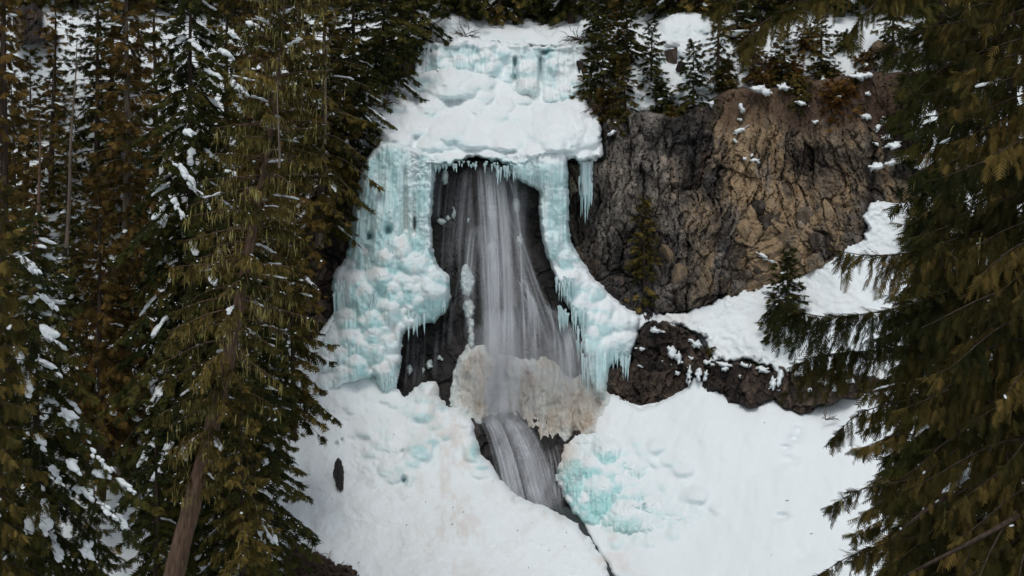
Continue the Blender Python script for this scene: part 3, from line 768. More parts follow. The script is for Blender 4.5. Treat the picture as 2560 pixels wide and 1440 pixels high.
def rock_patch(poly, front, label, seed, mat='dark_rock', step=3.2):
    r_ = empty("rock_wall", base_of(poly, 115))
    def det(PX, PY, sd):
        a1, a2, aid, ax, ay = worley(PX / 45, PY / 70, seed)
        b1, b2, bid, bx, by = worley(PX / 18, PY / 26, seed + 3)
        return .8 * aid + .25 * sst(0, .15, a2 - a1) + .4 * bid + .2 * sst(0, .2, b2 - b1) + .4 * fbm(PX / 50, PY / 50, seed), {"cell": bid}
    relief("rock_surface", poly, front, M[mat], r_, step, 10, 7, 20, seed, detail=det, smooth=False, back=.8)
    tag(r_, label, "rock wall")
rock_patch([(840, 420), (900, 385), (930, 372), (925, 400), (900, 470), (885, 640), (845, 690), (840, 780), (790, 850), (740, 870), (700, 800), (730, 600), (790, 470)],
           field([(850, 430, 116.5), (920, 385, 116.5), (870, 600, 114), (780, 700, 112.5), (830, 760, 111), (760, 860, 109.5)], 40), "shadowed black rock face between the lichen draped tree and the left ice curtain", 511)
rock_patch([(940, 200), (960, 140), (1000, 100), (1045, 90), (1050, 130), (1036, 200), (1000, 195), (960, 205)],
           field([(950, 190, 125), (1040, 100, 127.5), (1030, 190, 125.4), (980, 150, 126)], 40), "dark rock left of the uppermost ice curtain", 521)
rock_patch([(30, 20), (90, 5), (110, 30), (100, 90), (140, 70), (150, 95), (80, 110), (40, 120)],
           field([(30, 20, 130), (100, 20, 131), (60, 110, 127), (140, 90, 128)], 40), "grey rock face in the forest at the upper left corner", 531)
rock_patch([(1440, 150), (1470, 150), (1480, 200), (1478, 270), (1462, 265), (1455, 200)],
           field([(1450, 160, 125.6), (1475, 260, 124)], 40), "narrow dark rock gap at the right side of the uppermost ice", 541)

# ---------------------------------------------------------------- snow terrace between the two tiers
terr_poly = [(902, 345), (912, 290), (920, 240), (945, 205), (1000, 195), (1040, 178), (1120, 166), (1200, 172), (1240, 185), (1290, 225), (1400, 235), (1450, 240), (1485, 250), (1505, 300), (1512, 395), (1478, 402), (1445, 405), (1415, 398), (1380, 392), (1330, 410), (1290, 418), (1240, 404), (1190, 396), (1130, 414), (1070, 412), (1030, 392), (990, 380), (930, 378), (906, 362)]
TT = field([(910, 340, 115.5), (930, 240, 120), (1000, 200, 124.2), (1130, 168, 125.0), (1200, 200, 124.2), (1280, 230, 123.2), (1350, 260, 122.4), (1430, 250, 122.2), (1490, 260, 121.5), (1100, 300, 118.6), (1200, 330, 117.0), (1300, 320, 118), (1400, 330, 116.6), (1500, 380, 113.6), (1450, 395, 112.8), (1350, 385, 112.0), (1250, 390, 111.6), (1150, 395, 111.6), (1050, 385, 112.2), (960, 375, 113.2)], 35)
ter_lumps = [(1130, 214, 74, .5), (1060, 205, 40, .6), (1195, 205, 44, .6), (1400, 322, 84, .8), (1345, 318, 50, .8), (1450, 330, 56, .9), (1440, 268, 40, .6), (1000, 250, 52, .6), (960, 232, 34, .6), (1075, 262, 44, .7), (1190, 262, 36, .8), (1150, 290, 34, .7), (1240, 285, 38, .6), (1215, 315, 44, .5), (1120, 330, 60, .5), (1040, 318, 52, .5), (960, 312, 50, .5), (925, 300, 30, .6), (1180, 345, 54, .5), (1270, 350, 60, .5), (1210, 240, 30, .7), (1262, 262, 26, .8), (1300, 290, 30, .6), (1360, 282, 36, .5), (1090, 355, 50, .5), (990, 350, 44, .5), (1340, 372, 50, .5), (1440, 376, 44, .6), (1310, 250, 22, .7), (1105, 285, 28, .7), (1025, 285, 30, .7), (1480, 300, 36, .8)]
ter_lumps += [(1040 + 17 * k + 6 * math.sin(k * 7.1), 393 + 5 * math.sin(k * 3.7), 13 + 5 * math.sin(k * 5.3), 1.1) for k in range(26)]
def terrace_detail(PX, PY, sd):
    d = np.zeros(PX.shape); dents = np.zeros(PX.shape)
    H, ICE = lump_field(PX, PY, ter_lumps, 171, .10, .036)
    d = H
    d = d + 0.42 * fbm(PX / 46, PY / 22, 605, 5) + 0.10 * fbm(PX / 10, PY / 7, 607, 4)
    f1, f2, cid, cx, cy = worley(PX / 26, PY / 15, 609)
    d += 0.18 * np.sqrt(np.clip(1 - f1 * f1 * 1.5, 0, 1)) * sst(240, 260, PY) * (1 - sst(300, 330, PY)) * (1 - sst(1200, 1350, PX))
    ice = .55 * ICE * sst(-.35, .15, fbm(PX / 60, PY / 30, 611, 3)) * (1 - .6 * sst(1300, 1340, PX))  # pale teal on pillow undersides paints the shading of the snow folds
    ice = np.maximum(ice, .75 * np.exp(-((PX - 1060) / 34) ** 2 - ((PY - 204) / 11) ** 2))
    lip = (1 - sst(6, 22, sd)) * sst(385, 400, PY) * sst(1040, 1120, PX) * (1 - sst(1380, 1430, PX))
    ice = np.maximum(ice, 0.75 * lip)
    dirt = 0.10 * np.exp(-((PX - 1310) / 50) ** 2 - ((PY - 240) / 26) ** 2)
    return d, {"ice": np.clip(ice, 0, 1), "dirt": dirt}
o = relief("snow_terrace", terr_poly, TT, M['ice'], None, 2.4, 11, 11, 15, 5, detail=terrace_detail, back=.5)
tag(o, "snow filled terrace between the upper and lower ice", None, None, "structure")

# ---------------------------------------------------------------- uppermost ice curtain
up_poly = [(1028, 196), (1030, 150), (1045, 112), (1075, 98), (1110, 104), (1150, 92), (1200, 95), (1280, 104), (1340, 112), (1385, 114), (1430, 112), (1450, 140), (1458, 190), (1470, 245), (1450, 265), (1390, 268), (1330, 262), (1290, 250), (1240, 205), (1180, 190), (1100, 188)]
UP = field([(1035, 120, 127.8), (1120, 105, 127.2), (1220, 105, 127.2), (1350, 118, 126.4), (1440, 120, 126.2), (1035, 190, 126.0), (1120, 185, 125.4), (1220, 195, 125.2), (1300, 200, 125), (1320, 250, 123.4), (1400, 255, 123.2), (1460, 250, 122.8), (1380, 190, 125.2)], 30)
def up_detail(PX, PY, sd):
    curt = (1 - sst(1215, 1250, PX)) + sst(1285, 1300, PX) * (1 - sst(1346, 1356, PX)) + sst(1350, 1365, PX)
    fl = ridged(PX / 22 + .3 * fbm(PX / 40, PY / 40, 9), PY / 150, 701, 2); fl2 = ridged(PX / 8, PY / 90, 705, 2)
    d = curt * (0.95 * fl + 0.5 * fl2)
    H, ICE = lump_field(PX, PY, scatter_lumps([(1200, 110), (1290, 110), (1300, 200), (1200, 190)], 40, 7, 20, 3, (.8, 1.5)) + [(1318, 212, 30, 1.0), (1320, 170, 26, 1.6), (1420, 225, 24, 1.2), (1375, 240, 22, .9), (1440, 200, 18, 1.8), (1150, 150, 18, 1.5), (1090, 140, 20, 1.6), (1110, 160, 16, 1.2), (1180, 150, 14, 1.6), (1380, 160, 16, 1.6)], 7)
    d += H
    cap = 1 - sst(2, 14, (PY - (110 + 6 * vn(PX / 20, 0 * PY, 3) - 8 * (1 - sst(1060, 1100, PX)))))
    d += .5 * cap + .5 * fbm(PX / 30, PY / 22, 713, 4)
    slot = np.exp(-((PX - 1288) / 5) ** 2) * sst(135, 150, PY) * (1 - sst(195, 215, PY)) + np.exp(-((PX - 1350) / 4) ** 2) * sst(135, 150, PY) * (1 - sst(200, 220, PY))
    slot = slot + np.exp(-((PX - 1362) / 9) ** 2 - ((PY - 131) / 6) ** 2) + .8 * np.exp(-((PX - 1378) / 10) ** 2 - ((PY - 127) / 4) ** 2)
    d -= 1.6 * slot
    ice = curt * np.clip(.50 + .75 * fbm(PX / 34, PY / 30, 711, 4), .05, 1) * (1 - .55 * sst(1380, 1400, PX))
    ice = np.where(H > .1, ICE * .7, ice) * (1 - cap)
    dirt = np.clip(.22 * np.exp(-((PX - 1318) / 34) ** 2 - ((PY - 225) / 40) ** 2), 0, 1)
    return d, {"ice": np.clip(ice, 0, 1), "dirt": dirt}
up = empty("upper_ice_curtain", base_of(up_poly, 125))
relief("ice_curtain", up_poly, UP, M['ice'], up, 2.2, 11, 10, 14, 5, detail=up_detail, back=.4)
rg = np.random.default_rng(21)
for k in range(20):
    x = rg.uniform(1292, 1345); icicle(x, rg.uniform(196, 214), 123.6 + .5 * rg.random(), rg.uniform(14, 30), rg.uniform(2, 4), up, M['ice'], rg)
for k in range(12):
    x = rg.uniform(1440, 1470); icicle(x, rg.uniform(150, 190), 125.2, rg.uniform(30, 70), rg.uniform(2.5, 4.5), up, M['ice'], rg)
for k in range(14):
    x = rg.uniform(1040, 1220); icicle(x, rg.uniform(108, 130), 126.4, rg.uniform(20, 50), rg.uniform(2, 4), up, M['ice'], rg)
tag(up, "uppermost pale blue ice curtain below the snowy brink", "ice curtain")

# ---------------------------------------------------------------- left ice: fluted curtain over a cauliflower bulge
lc_poly = [(925, 378), (950, 350), (1000, 352), (1045, 368), (1092, 390), (1088, 470), (1080, 540), (1082, 600), (1078, 650), (1000, 660), (860, 670), (872, 600), (882, 520), (895, 450), (912, 400)]
LC = field([(930, 390, 112.6), (1000, 385, 111.8), (1085, 420, 112.4), (885, 520, 112.4), (960, 520, 111.0), (1075, 540, 111.8), (875, 640, 111.6), (960, 640, 110.2), (1070, 640, 111)], 30)
def lc_detail(PX, PY, sd):
    wx = PX + (PY - 390) * .075 * (1 - sst(920, 1000, PX)) 
    fl = ridged(wx / 26, PY / 300, 801, 2); fl2 = ridged(wx / 9, PY / 110, 805, 2)
    d = 1.15 * fl + 0.50 * fl2 + .22 * ridged(wx / 4.5, PY / 50, 806, 2) + .12 * fbm(PX / 7, PY / 9, 807, 3) + .3 * fbm(PX / 40, PY / 70, 809, 2)
    seam = np.exp(-((PX - 1012 - .02 * (PY - 400)) / 4) ** 2) * sst(400, 440, PY) + np.exp(-((PX - 1036) / 4) ** 2) * sst(470, 500, PY)
    d -= .7 * seam
    for (hx, hy, rw, rh) in ((972, 575, 9, 13), (925, 592, 6, 8), (1036, 560, 4, 16)):
        d -= 1.8 * np.exp(-((PX - hx) / rw) ** 2 - ((PY - hy) / rh) ** 2)
    pebb = sst(1000, 1040, PX) * sst(-.2, .5, fbm(PX / 30, PY / 50, 811, 3))
    d += pebb * .25 * fbm(PX / 5, PY / 5, 813, 2)
    ice = .72 + .38 * fbm(PX / 22, PY / 120, 815, 3) - .35 * pebb
    ice = ice * (.35 + .65 * sst(8, 26, sd + (PY - 390) * .3))
    dirt = .30 * seam + .22 * np.exp(-((PX - 1012) / 16) ** 2 - ((PY - 570) / 50) ** 2)
    return d, {"ice": np.clip(ice, 0, 1), "dirt": np.clip(dirt, 0, 1)}
li = empty("left_ice_column", base_of(lc_poly, 110))
li.name = "ice_column"
relief("ice_curtain", lc_poly, LC, M['ice'], li, 2.2, 13, 5, 14, 6, detail=lc_detail, back=.4)
lb_poly = [(868, 636), (890, 605), (940, 592), (970, 585), (1010, 560), (1036, 572), (1060, 600), (1082, 620), (1098, 665), (1122, 690), (1128, 740), (1118, 780), (1085, 806), (1055, 808), (1012, 830), (1004, 870), (1000, 920), (990, 970), (965, 992), (950, 975), (935, 940), (905, 950), (870, 955), (835, 975), (790, 1000), (770, 940), (800, 860), (832, 800), (834, 760), (826, 715), (838, 672)]
LB = field([(870, 640, 111), (960, 600, 110.4), (1060, 610, 110.6), (1110, 700, 110.2), (1120, 780, 110.4), (1050, 800, 109.2), (950, 700, 109.0), (850, 720, 110.4), (840, 800, 109.2), (900, 820, 108.0), (1000, 840, 108.6), (985, 960, 107.8), (900, 940, 106.9), (800, 960, 107.0)], 30)
lb_lumps = scatter_lumps(lb_poly, 250, 9, 30, 31, (.7, 1.5), 4) + [(1085, 735, 40, 1.5), (1040, 720, 32, 1.3), (1020, 700, 34, 1.2), (880, 700, 38, 2.2), (850, 705, 22, 2.6), (905, 730, 34, 2.0), (950, 690, 34, 1.3), (960, 640, 30, 1.2), (1040, 650, 36, 1.2), (975, 770, 34, 1.5), (930, 790, 30, 1.3), (870, 790, 32, 1.4), (1030, 775, 30, 1.4), (960, 925, 32, 1.8), (985, 905, 24, 2.4), (940, 870, 30, 1.6), (975, 850, 28, 1.4), (900, 860, 28, 1.3), (870, 840, 30, 1.3), (895, 920, 26, 1.3), (1005, 620, 30, 1.1), (1060, 770, 24, 1.5), (855, 930, 26, 1.1), (820, 900, 30, .9)]
def lb_detail(PX, PY, sd):
    H, ICE = lump_field(PX, PY, lb_lumps, 31, .2, .030)
    b1 = worley(PX / 13 + .5 * fbm(PX / 12, PY / 12, 31, 3), PY / 12 + .5 * fbm(PX / 12, PY / 12, 33, 3), 822)
    d = H + .12 * np.sqrt(np.clip(1 - 1.5 * b1[0] ** 2, 0, 1)) * (1 - .7 * ICE) + .30 * (ridged(PX / 10, PY / 80, 826, 2) - .5) * ICE + .4 * fbm(PX / 60, PY / 60, 821, 3) + .05 * fbm(PX / 6, PY / 6, 823, 3)
    ice = np.clip(.14 + ICE * .95 + .25 * fbm(PX / 45, PY / 45, 825, 3), 0, 1)
    sn = sst(-.05, .35, fbm(PX / 70, PY / 70, 827, 3)) * .55
    ice = ice * (1 - sn) * (1 - .75 * sst(900, 820, PX * 1.0 + 0 * PY) * sst(840, 900, PY))
    dirt = .30 * sst(.05, .5, fbm(PX / 24, PY / 24, 829, 4)) * np.exp(-((PX - 980) / 120) ** 2)
    return d, {"ice": np.clip(ice, 0, 1), "dirt": np.clip(dirt, 0, 1)}
relief("ice_bulge", lb_poly, LB, M['ice'], li, 2.0, 13, 7, 16, 8, detail=lb_detail, back=.3)
rg = np.random.default_rng(23)
for (x0, x1, y0, y1, n, l0, l1) in ((1020, 1062, 770, 800, 12, 25, 60), (832, 880, 700, 740, 18, 40, 95), (950, 990, 930, 955, 10, 25, 50), (1075, 1118, 740, 765, 12, 20, 40), (890, 940, 730, 760, 10, 30, 60)):
    for k in range(n):
        x = rg.uniform(x0, x1); y = rg.uniform(y0, y1)
        icicle(x, y, float(LB(x, y)) - 1.0, rg.uniform(l0, l1), rg.uniform(2.5, 5), li, M['ice'], rg)
tag(li, "left frozen column, fluted blue curtain above a knobbly bulge", "ice column")

# ---------------------------------------------------------------- right ice pillar and its apron
rp_poly = [(1250, 385), (1300, 374), (1420, 366), (1424, 470), (1424, 560), (1430, 610), (1455, 650), (1490, 700), (1545, 748), (1605, 792), (1600, 850), (1578, 895), (1530, 915), (1514, 985), (1480, 985), (1462, 920), (1452, 860), (1438, 800), (1402, 742), (1384, 690), (1362, 640), (1346, 560), (1344, 480), (1318, 466), (1290, 450), (1270, 430)]
RP = field([(1290, 410, 111.6), (1350, 410, 111.2), (1415, 410, 112), (1350, 520, 111.6), (1415, 520, 112.0), (1360, 620, 111.2), (1430, 640, 111.6), (1400, 720, 110.2), (1500, 740, 111.2), (1450, 800, 109.8), (1600, 810, 111.4), (1560, 880, 110.6), (1480, 900, 108.8), (1500, 980, 108.2), (1460, 960, 108.6)], 30)
rp_lumps = scatter_lumps(rp_poly, 90, 8, 24, 41, (.9, 2.0), 6) + [(1420, 700, 36, 1.5), (1400, 690, 24, 1.6), (1445, 705, 26, 1.5), (1420, 745, 30, 1.7), (1450, 760, 32, 2.0), (1480, 830, 30, 2.4), (1500, 880, 26, 3.2), (1475, 880, 20, 3.4), (1530, 860, 30, 1.4), (1560, 850, 30, 1.3), (1510, 800, 30, 1.6), (1470, 790, 24, 1.5), (1550, 800, 32, .9), (1380, 600, 26, 2.0), (1360, 520, 20, 3.0), (1395, 480, 24, 3.5), (1385, 420, 28, 2.0), (1330, 420, 22, 1.6), (1300, 418, 18, 1.4), (1365, 430, 22, 2.2)]
def rp_detail(PX, PY, sd):
    H, ICE = lump_field(PX, PY, rp_lumps, 43, .24, .026)
    col_ = (1 - sst(600, 680, PY))
    fl = ridged(PX / 20, PY / 260, 841, 2); fl2 = ridged(PX / 7.5, PY / 90, 845, 2)
    fm = np.maximum(col_, sst(1440, 1460, PX) * (1 - sst(1515, 1530, PX)) * sst(850, 880, PY))
    d = H * (1 - .35 * col_) + fm * (.75 * fl + .42 * fl2) + .3 * fbm(PX / 50, PY / 60, 847, 3) + .06 * fbm(PX / 6, PY / 6, 848, 2)
    ice = np.maximum(ICE * .85, fm * (.66 + .4 * fbm(PX / 16, PY / 90, 849, 3)))
    snowside = sst(1470, 1545, PX - .35 * (PY - 720)) * sst(640, 700, PY)
    ice = ice * (1 - .8 * snowside) * sst(-8, 14, PY - 404)
    ice *= 1 - .55 * np.exp(-((PX - 1365) / 12) ** 2) * sst(440, 470, PY) * col_
    dirt = .25 * np.exp(-((PX - 1349) / 5) ** 2) * sst(440, 470, PY) * col_ + .5 * sst(940, 985, PY)
    return d, {"ice": np.clip(ice, 0, 1), "dirt": np.clip(dirt, 0, 1)}
ri = empty("ice_column", base_of(rp_poly, 110))
relief("ice_pillar", rp_poly, RP, M['ice'], ri, 2.0, 12, 5, 14, 12, detail=rp_detail, back=.3)
rg = np.random.default_rng(29)
for (x0, x1, y0, y1, n, l0, l1, Y) in ((1520, 1575, 880, 895, 26, 20, 50, 110.0), (1554, 1572, 890, 900, 7, 40, 65, 109.8), (1456, 1512, 880, 920, 22, 40, 85, 107.8), (1392, 1440, 690, 715, 20, 30, 60, 109.4), (1395, 1470, 760, 790, 20, 30, 65, 109.0), (1240, 1345, 412, 430, 34, 12, 42, 111.0), (1075, 1250, 402, 412, 30, 6, 24, 111.2), (1040, 1110, 400, 415, 12, 8, 26, 111.4), (1440, 1460, 810, 860, 8, 30, 60, 109)):
    for k in range(n):
        icicle(rg.uniform(x0, x1), rg.uniform(y0, y1), Y - .5 * rg.random(), rg.uniform(l0, l1), rg.uniform(2, 4.6), ri, M['ice'], rg)
tag(ri, "right frozen pillar flaring into a snowy apron with icicles", "ice column")

# hanging icicle bunch on the cliff edge
hi = empty("icicle_bunch", tuple(P(1462, 400, 114.2)))
hp = [(1446, 398), (1484, 396), (1484, 440), (1480, 480), (1470, 500), (1452, 492), (1446, 450)]
relief("ice_slab", hp, lambda a, b: 114.2 + 0 * a, M['ice'], hi, 1.8, 12, 3, 9, 3, depth=1.6,
       detail=lambda a, b, s: (.45 * ridged(a / 9, b / 120, 3, 2), {"ice": np.clip(.55 + .4 * vn(a / 8, b / 70, 4), 0, 1) * sst(396, 420, b)}))
for k in range(16):
    x = 1448 + 34 * rg.random()
    icicle(x, rg.uniform(440, 475), 114.0 + rg.random() * .6, (95 if abs(x - 1463) < 12 else 55) * rg.uniform(.6, 1.0), rg.uniform(3, 5), hi, M['ice'], rg)
tag(hi, "bunch of long icicles hanging alone on the cliff right of the pillar", "icicles")

# ---------------------------------------------------------------- brown silt-stained ice at the foot of the fall
bi_poly = [(1118, 1016), (1130, 950), (1142, 895), (1162, 856), (1210, 856), (1230, 874), (1262, 884), (1290, 876), (1330, 880), (1368, 872), (1402, 892), (1426, 932), (1455, 926), (1498, 952), (1528, 1008), (1514, 1060), (1480, 1104), (1445, 1126), (1400, 1122), (1370, 1128), (1336, 1128), (1314, 1098), (1296, 1062), (1250, 1052), (1215, 1062), (1186, 1066), (1150, 1040)]
BI = field([(1140, 1000, 108.6), (1180, 890, 109.4), (1190, 1040, 107.0), (1290, 900, 109.0), (1250, 1030, 107.4), (1330, 1090, 105.8), (1370, 910, 109), (1450, 960, 108.4), (1500, 1020, 107.6), (1440, 1100, 105.8)], 30)
bi_lumps = scatter_lumps(bi_poly, 60, 14, 34, 51, (1.0, 2.6), 5) + [(1170, 900, 26, 3.5), (1195, 930, 26, 3.0), (1290, 920, 26, 3.6), (1305, 1000, 24, 2.6), (1350, 920, 32, 1.6), (1375, 960, 32, 1.6), (1450, 985, 34, 1.6), (1480, 1010, 26, 1.4), (1420, 1030, 30, 1.8)]
def bi_detail(PX, PY, sd):
    H, ICE = lump_field(PX, PY, bi_lumps, 53, .28, .030)
    d = .42 * H + .85 * ridged(PX / 24 + .4 * fbm(PX / 30, PY / 30, 860, 3), PY / 100, 861, 3) + .08 * fbm(PX / 7, PY / 9, 862, 3) + .3 * fbm(PX / 30, PY / 40, 863, 4)
    dirt = .72 + .55 * fbm(PX / 30, PY / 50, 865, 5, .65)
    dirt = dirt * (.45 + .55 * sst(2, 34, sd + 8 * fbm(PX / 20, PY / 20, 866, 3)))
    return d, {"ice": np.full(PX.shape, .25), "dirt": np.clip(dirt, 0.2, 1)}
bi = empty("brown_ice_mound", base_of(bi_poly, 107))
relief("stained_ice", bi_poly, lambda a, b: BI(a, b) + .5, M['brown_ice'], bi, 2.0, 40, 12, 38, 15, detail=bi_detail, back=-1.2)
tag(bi, "beige silt stained ice heaped at the foot of the main fall", "ice mound")

# ---------------------------------------------------------------- blue-green ice below, right of the lower cascade
te_poly = [(1384, 1160), (1386, 1118), (1418, 1096), (1470, 1078), (1530, 1086), (1590, 1118), (1640, 1160), (1680, 1210), (1720, 1262), (1716, 1300), (1660, 1338), (1600, 1358), (1545, 1356), (1505, 1336), (1464, 1312), (1432, 1280), (1414, 1240), (1398, 1200)]
TE = field([(1395, 1140, 104.4), (1480, 1095, 104.8), (1570, 1120, 104.0), (1640, 1180, 102.2), (1700, 1270, 98.6), (1670, 1320, 96.8), (1590, 1345, 96.2), (1500, 1320, 97.0), (1440, 1265, 99.2), (1410, 1200, 101.6), (1500, 1200, 100.9), (1600, 1240, 99.6)], 30)
te_lumps = scatter_lumps(te_poly, 150, 7, 22, 61, (.8, 1.5), 6) + [(1430, 1140, 30, 2.2), (1445, 1200, 22, 3.2), (1425, 1175, 18, 3.4), (1405, 1150, 16, 2.6), (1500, 1215, 46, 1.8), (1475, 1250, 40, 1.4), (1470, 1280, 34, 1.0), (1520, 1120, 40, 1.1), (1565, 1150, 30, 1.0), (1530, 1175, 40, 1.2), (1575, 1230, 44, 1.1), (1570, 1285, 56, 1.0), (1620, 1305, 40, .9), (1610, 1220, 34, 1.1), (1480, 1160, 36, 1.2), (1545, 1200, 34, 1.2), (1640, 1260, 40, .8), (1600, 1170, 36, .8)]
def te_detail(PX, PY, sd):
    H, ICE = lump_field(PX, PY, te_lumps, 63, .22, .030)
    b1 = worley(PX / 11 + .5 * fbm(PX / 12, PY / 12, 31, 3), PY / 11 + .5 * fbm(PX / 12, PY / 12, 33, 3), 822)
    d = .72 * H + .16 * np.sqrt(np.clip(1 - 1.5 * b1[0] ** 2, 0, 1)) + .45 * fbm(PX / 40, PY / 40, 871, 4) + .10 * fbm(PX / 7, PY / 7, 873, 3)
    d += .45 * (ridged(PX / 9, PY / 70, 877, 2) - .5) * ICE
    ice = np.clip(.08 + ICE * .95 + .30 * fbm(PX / 40, PY / 40, 875, 3), 0, 1)
    ice *= (1 - .75 * sst(1540, 1660, PX + .25 * (1250 - PY))) * (1 - .6 * sst(1150, 1100, PY))
    dirt = .85 * np.exp(-((PX - 1405) / 36) ** 2 - ((PY - 1130) / 50) ** 2) + .25 * sst(1290, 1330, PY)
    return d, {"ice": ice, "dirt": np.clip(dirt, 0, 1)}
te = empty("blue_ice_mass", base_of(te_poly, 98))
relief("ice_bulge", te_poly, TE, M['teal'], te, 2.0, 22, 14, 24, 17, detail=te_detail, back=-.5)
for (x0, x1, y0, y1, n, l0, l1) in ((1404, 1455, 1170, 1215, 14, 30, 70), (1470, 1540, 1225, 1250, 16, 20, 45), (1590, 1620, 1255, 1270, 8, 15, 35)):
    for k in range(n):
        x = rg.uniform(x0, x1); y = rg.uniform(y0, y1)
        icicle(x, y, float(TE(x, y)) - 1.1, rg.uniform(l0, l1), rg.uniform(3, 6), te, M['teal'], rg)
tag(te, "bright blue green bulbous ice right of the lower cascade", "ice mass")

# ---------------------------------------------------------------- snow cone in front of the fall
sc_poly = [(560, 1500), (580, 1250), (620, 1050), (690, 930), (760, 880), (850, 890), (930, 915), (975, 950), (1010, 985), (1060, 955), (1085, 958), (1100, 985), (1112, 1018), (1150, 1018), (1180, 1042), (1196, 1090), (1204, 1135), (1225, 1150), (1252, 1190), (1292, 1240), (1350, 1262), (1405, 1285), (1440, 1300), (1462, 1325), (1480, 1355), (1505, 1390), (1530, 1440), (1545, 1500)]
SC = field([(750, 1440, 90.5), (800, 1200, 99.0), (800, 1030, 105.2), (900, 980, 106.6), (900, 910, 109.0), (780, 890, 108.2), (960, 940, 108.4), (600, 1440, 89.6), (620, 1150, 99.6), (680, 980, 105.2), (1000, 990, 106.6), (1080, 965, 106.2), (1110, 1030, 105.2), (1180, 1050, 104.8), (1000, 1100, 101.6), (900, 1100, 102.4), (1190, 1130, 102.6), (1100, 1200, 99.2), (950, 1250, 97.0), (1250, 1210, 99.8), (1350, 1270, 97.6), (1420, 1300, 96.6), (1200, 1320, 94.8), (1000, 1440, 90.2), (1250, 1440, 90.4), (1480, 1380, 94.2), (1520, 1440, 92.4), (1100, 1500, 87.5), (1500, 1500, 90.4), (760, 1500, 88)], 40)
sc_lumps = [(1062, 985, 26, 1.4), (1055, 1030, 34, .8), (1030, 1025, 18, 1.2), (1180, 1115, 26, 1.5), (1200, 1140, 16, 1.2), (1050, 1120, 34, 1.0), (1030, 1145, 26, 1.0), (1075, 1100, 24, .8), (1000, 1165, 24, 1.6), (968, 1170, 24, 1.1), (1015, 1185, 22, 1.0), (985, 1190, 24, .8), (945, 1110, 18, .9), (910, 1080, 22, .7), (920, 1130, 20, .8), (1085, 1060, 22, .7), (965, 1000, 18, .8), (990, 1010, 20, .7), (930, 985, 20, .9), (1200, 1180, 26, .6), (1110, 1010, 20, .8)] + scatter_lumps([(860, 980), (1090, 990), (1130, 1120), (1000, 1220), (880, 1180)], 60, 6, 15, 91, (.5, .9))
def sc_detail(PX, PY, sd):
    H, ICE = lump_field(PX, PY, sc_lumps, 83, .2, .024)
    lowf = np.exp(-((PX - 1060) / 170) ** 2 - ((PY - 1090) / 120) ** 2)
    f1, f2, cid, cx, cy = worley(PX / 13 + .5 * fbm(PX / 12, PY / 12, 880, 3), PY / 9 + .5 * fbm(PX / 12, PY / 12, 882, 3), 881)
    rub = sst(-.15, .45, fbm(PX / 45, PY / 40, 883, 4)) * (1 - sst(1330, 1440, PY) * .4)
    d = .8 * H + .6 * fbm(PX / 90, PY / 70, 885, 5) + .18 * fbm(PX / 26, PY / 22, 887, 4, .5) + rub * .07 * cid + .12 * ridged(PX / 9, PY / 60, 884, 2) * lowf * np.sqrt(np.clip(1 - f1 * f1 * 1.8, 0, 1)) + .05 * fbm(PX / 4.5, PY / 4, 889, 2)
    d -= 1.3 * np.exp(-((PX - 1010) / 6) ** 2 - ((PY - 1200) / 9) ** 2)
    for (hx, hy, r) in ((842, 1110, 4), (1005, 1130, 5), (855, 1100, 3)):
        d -= .7 * np.exp(-((PX - hx) / r) ** 2 - ((PY - hy) / (r * 1.6)) ** 2)
    ice = np.where(H > .05, ICE * .95, 0) * lowf
    for (ix, iy, rx, ry) in ((1060, 1045, 30, 14), (1045, 1125, 26, 16), (1080, 1105, 18, 8), (1186, 1128, 14, 24), (1205, 1170, 18, 6)):
        ice = np.maximum(ice, .95 * np.exp(-(((PX - ix) / rx) ** 2 + ((PY - iy) / ry) ** 2) ** 2))
    ice = np.maximum(ice, .25 * sst(.1, .5, fbm(PX / 40, PY / 60, 891, 3)) * lowf)
    dx = PX - (1120 + .06 * (PY - 1100) + 14 * fbm(PX / 80, PY / 80, 893, 2))
    dirt = .52 * np.exp(-(dx / (75 + .12 * np.clip(PY - 1000, 0, 400))) ** 2) * sst(-.25, .5, fbm(PX / 30, PY / 55, 895, 5, .65)) * (1 - .5 * sst(1300, 1420, PY))
    dirt = np.maximum(dirt, .5 * (1 - sst(5, 40, sd)) * sst(1180, 1260, PY) * sst(-.1, .4, fbm(PX / 20, PY / 20, 897, 3)) * sst(1230, 1300, PX))
    dirt = np.maximum(dirt, .05 * sst(.1, .5, fbm(PX / 50, PY / 50, 899, 3)))
    dirt = np.maximum(dirt, .40 * sst(-.1, .5, fbm(PX / 14, PY / 30, 898, 4)) * np.exp(-((PX - 790) / 60) ** 2 - ((PY - 880) / 70) ** 2))
    return d, {"ice": np.clip(ice, 0, 1), "dirt": np.clip(dirt, 0, 1)}
o = relief("snow_cone", sc_poly, SC, M['ice'], None, 2.8, 26, 10, 26, 19, detail=sc_detail, back=-.2)
tag(o, "lumpy cone of snow and frozen spray in front of the falls", None, None, "structure")

# small dark opening in the snow, lower left
hole = [(836, 1152), (846, 1140), (855, 1150), (861, 1182), (860, 1222), (850, 1230), (838, 1214), (831, 1182)]
ho = empty("rock_slab", base_of(hole, 98))
relief("stone", hole, lambda a, b: SC(a, b) - .62, M['wet_rock'], ho, 1.6, 4, 2.5, 8, 23, depth=1.6, smooth=False,
       detail=lambda a, b, s: (.25 * vn(a / 9, b / 30, 5), {"cell": .5 + .4 * vn(a / 5, b / 20, 8)}))
tag(ho, "narrow upright dark wet rock showing through snow near the left trees", "rock")

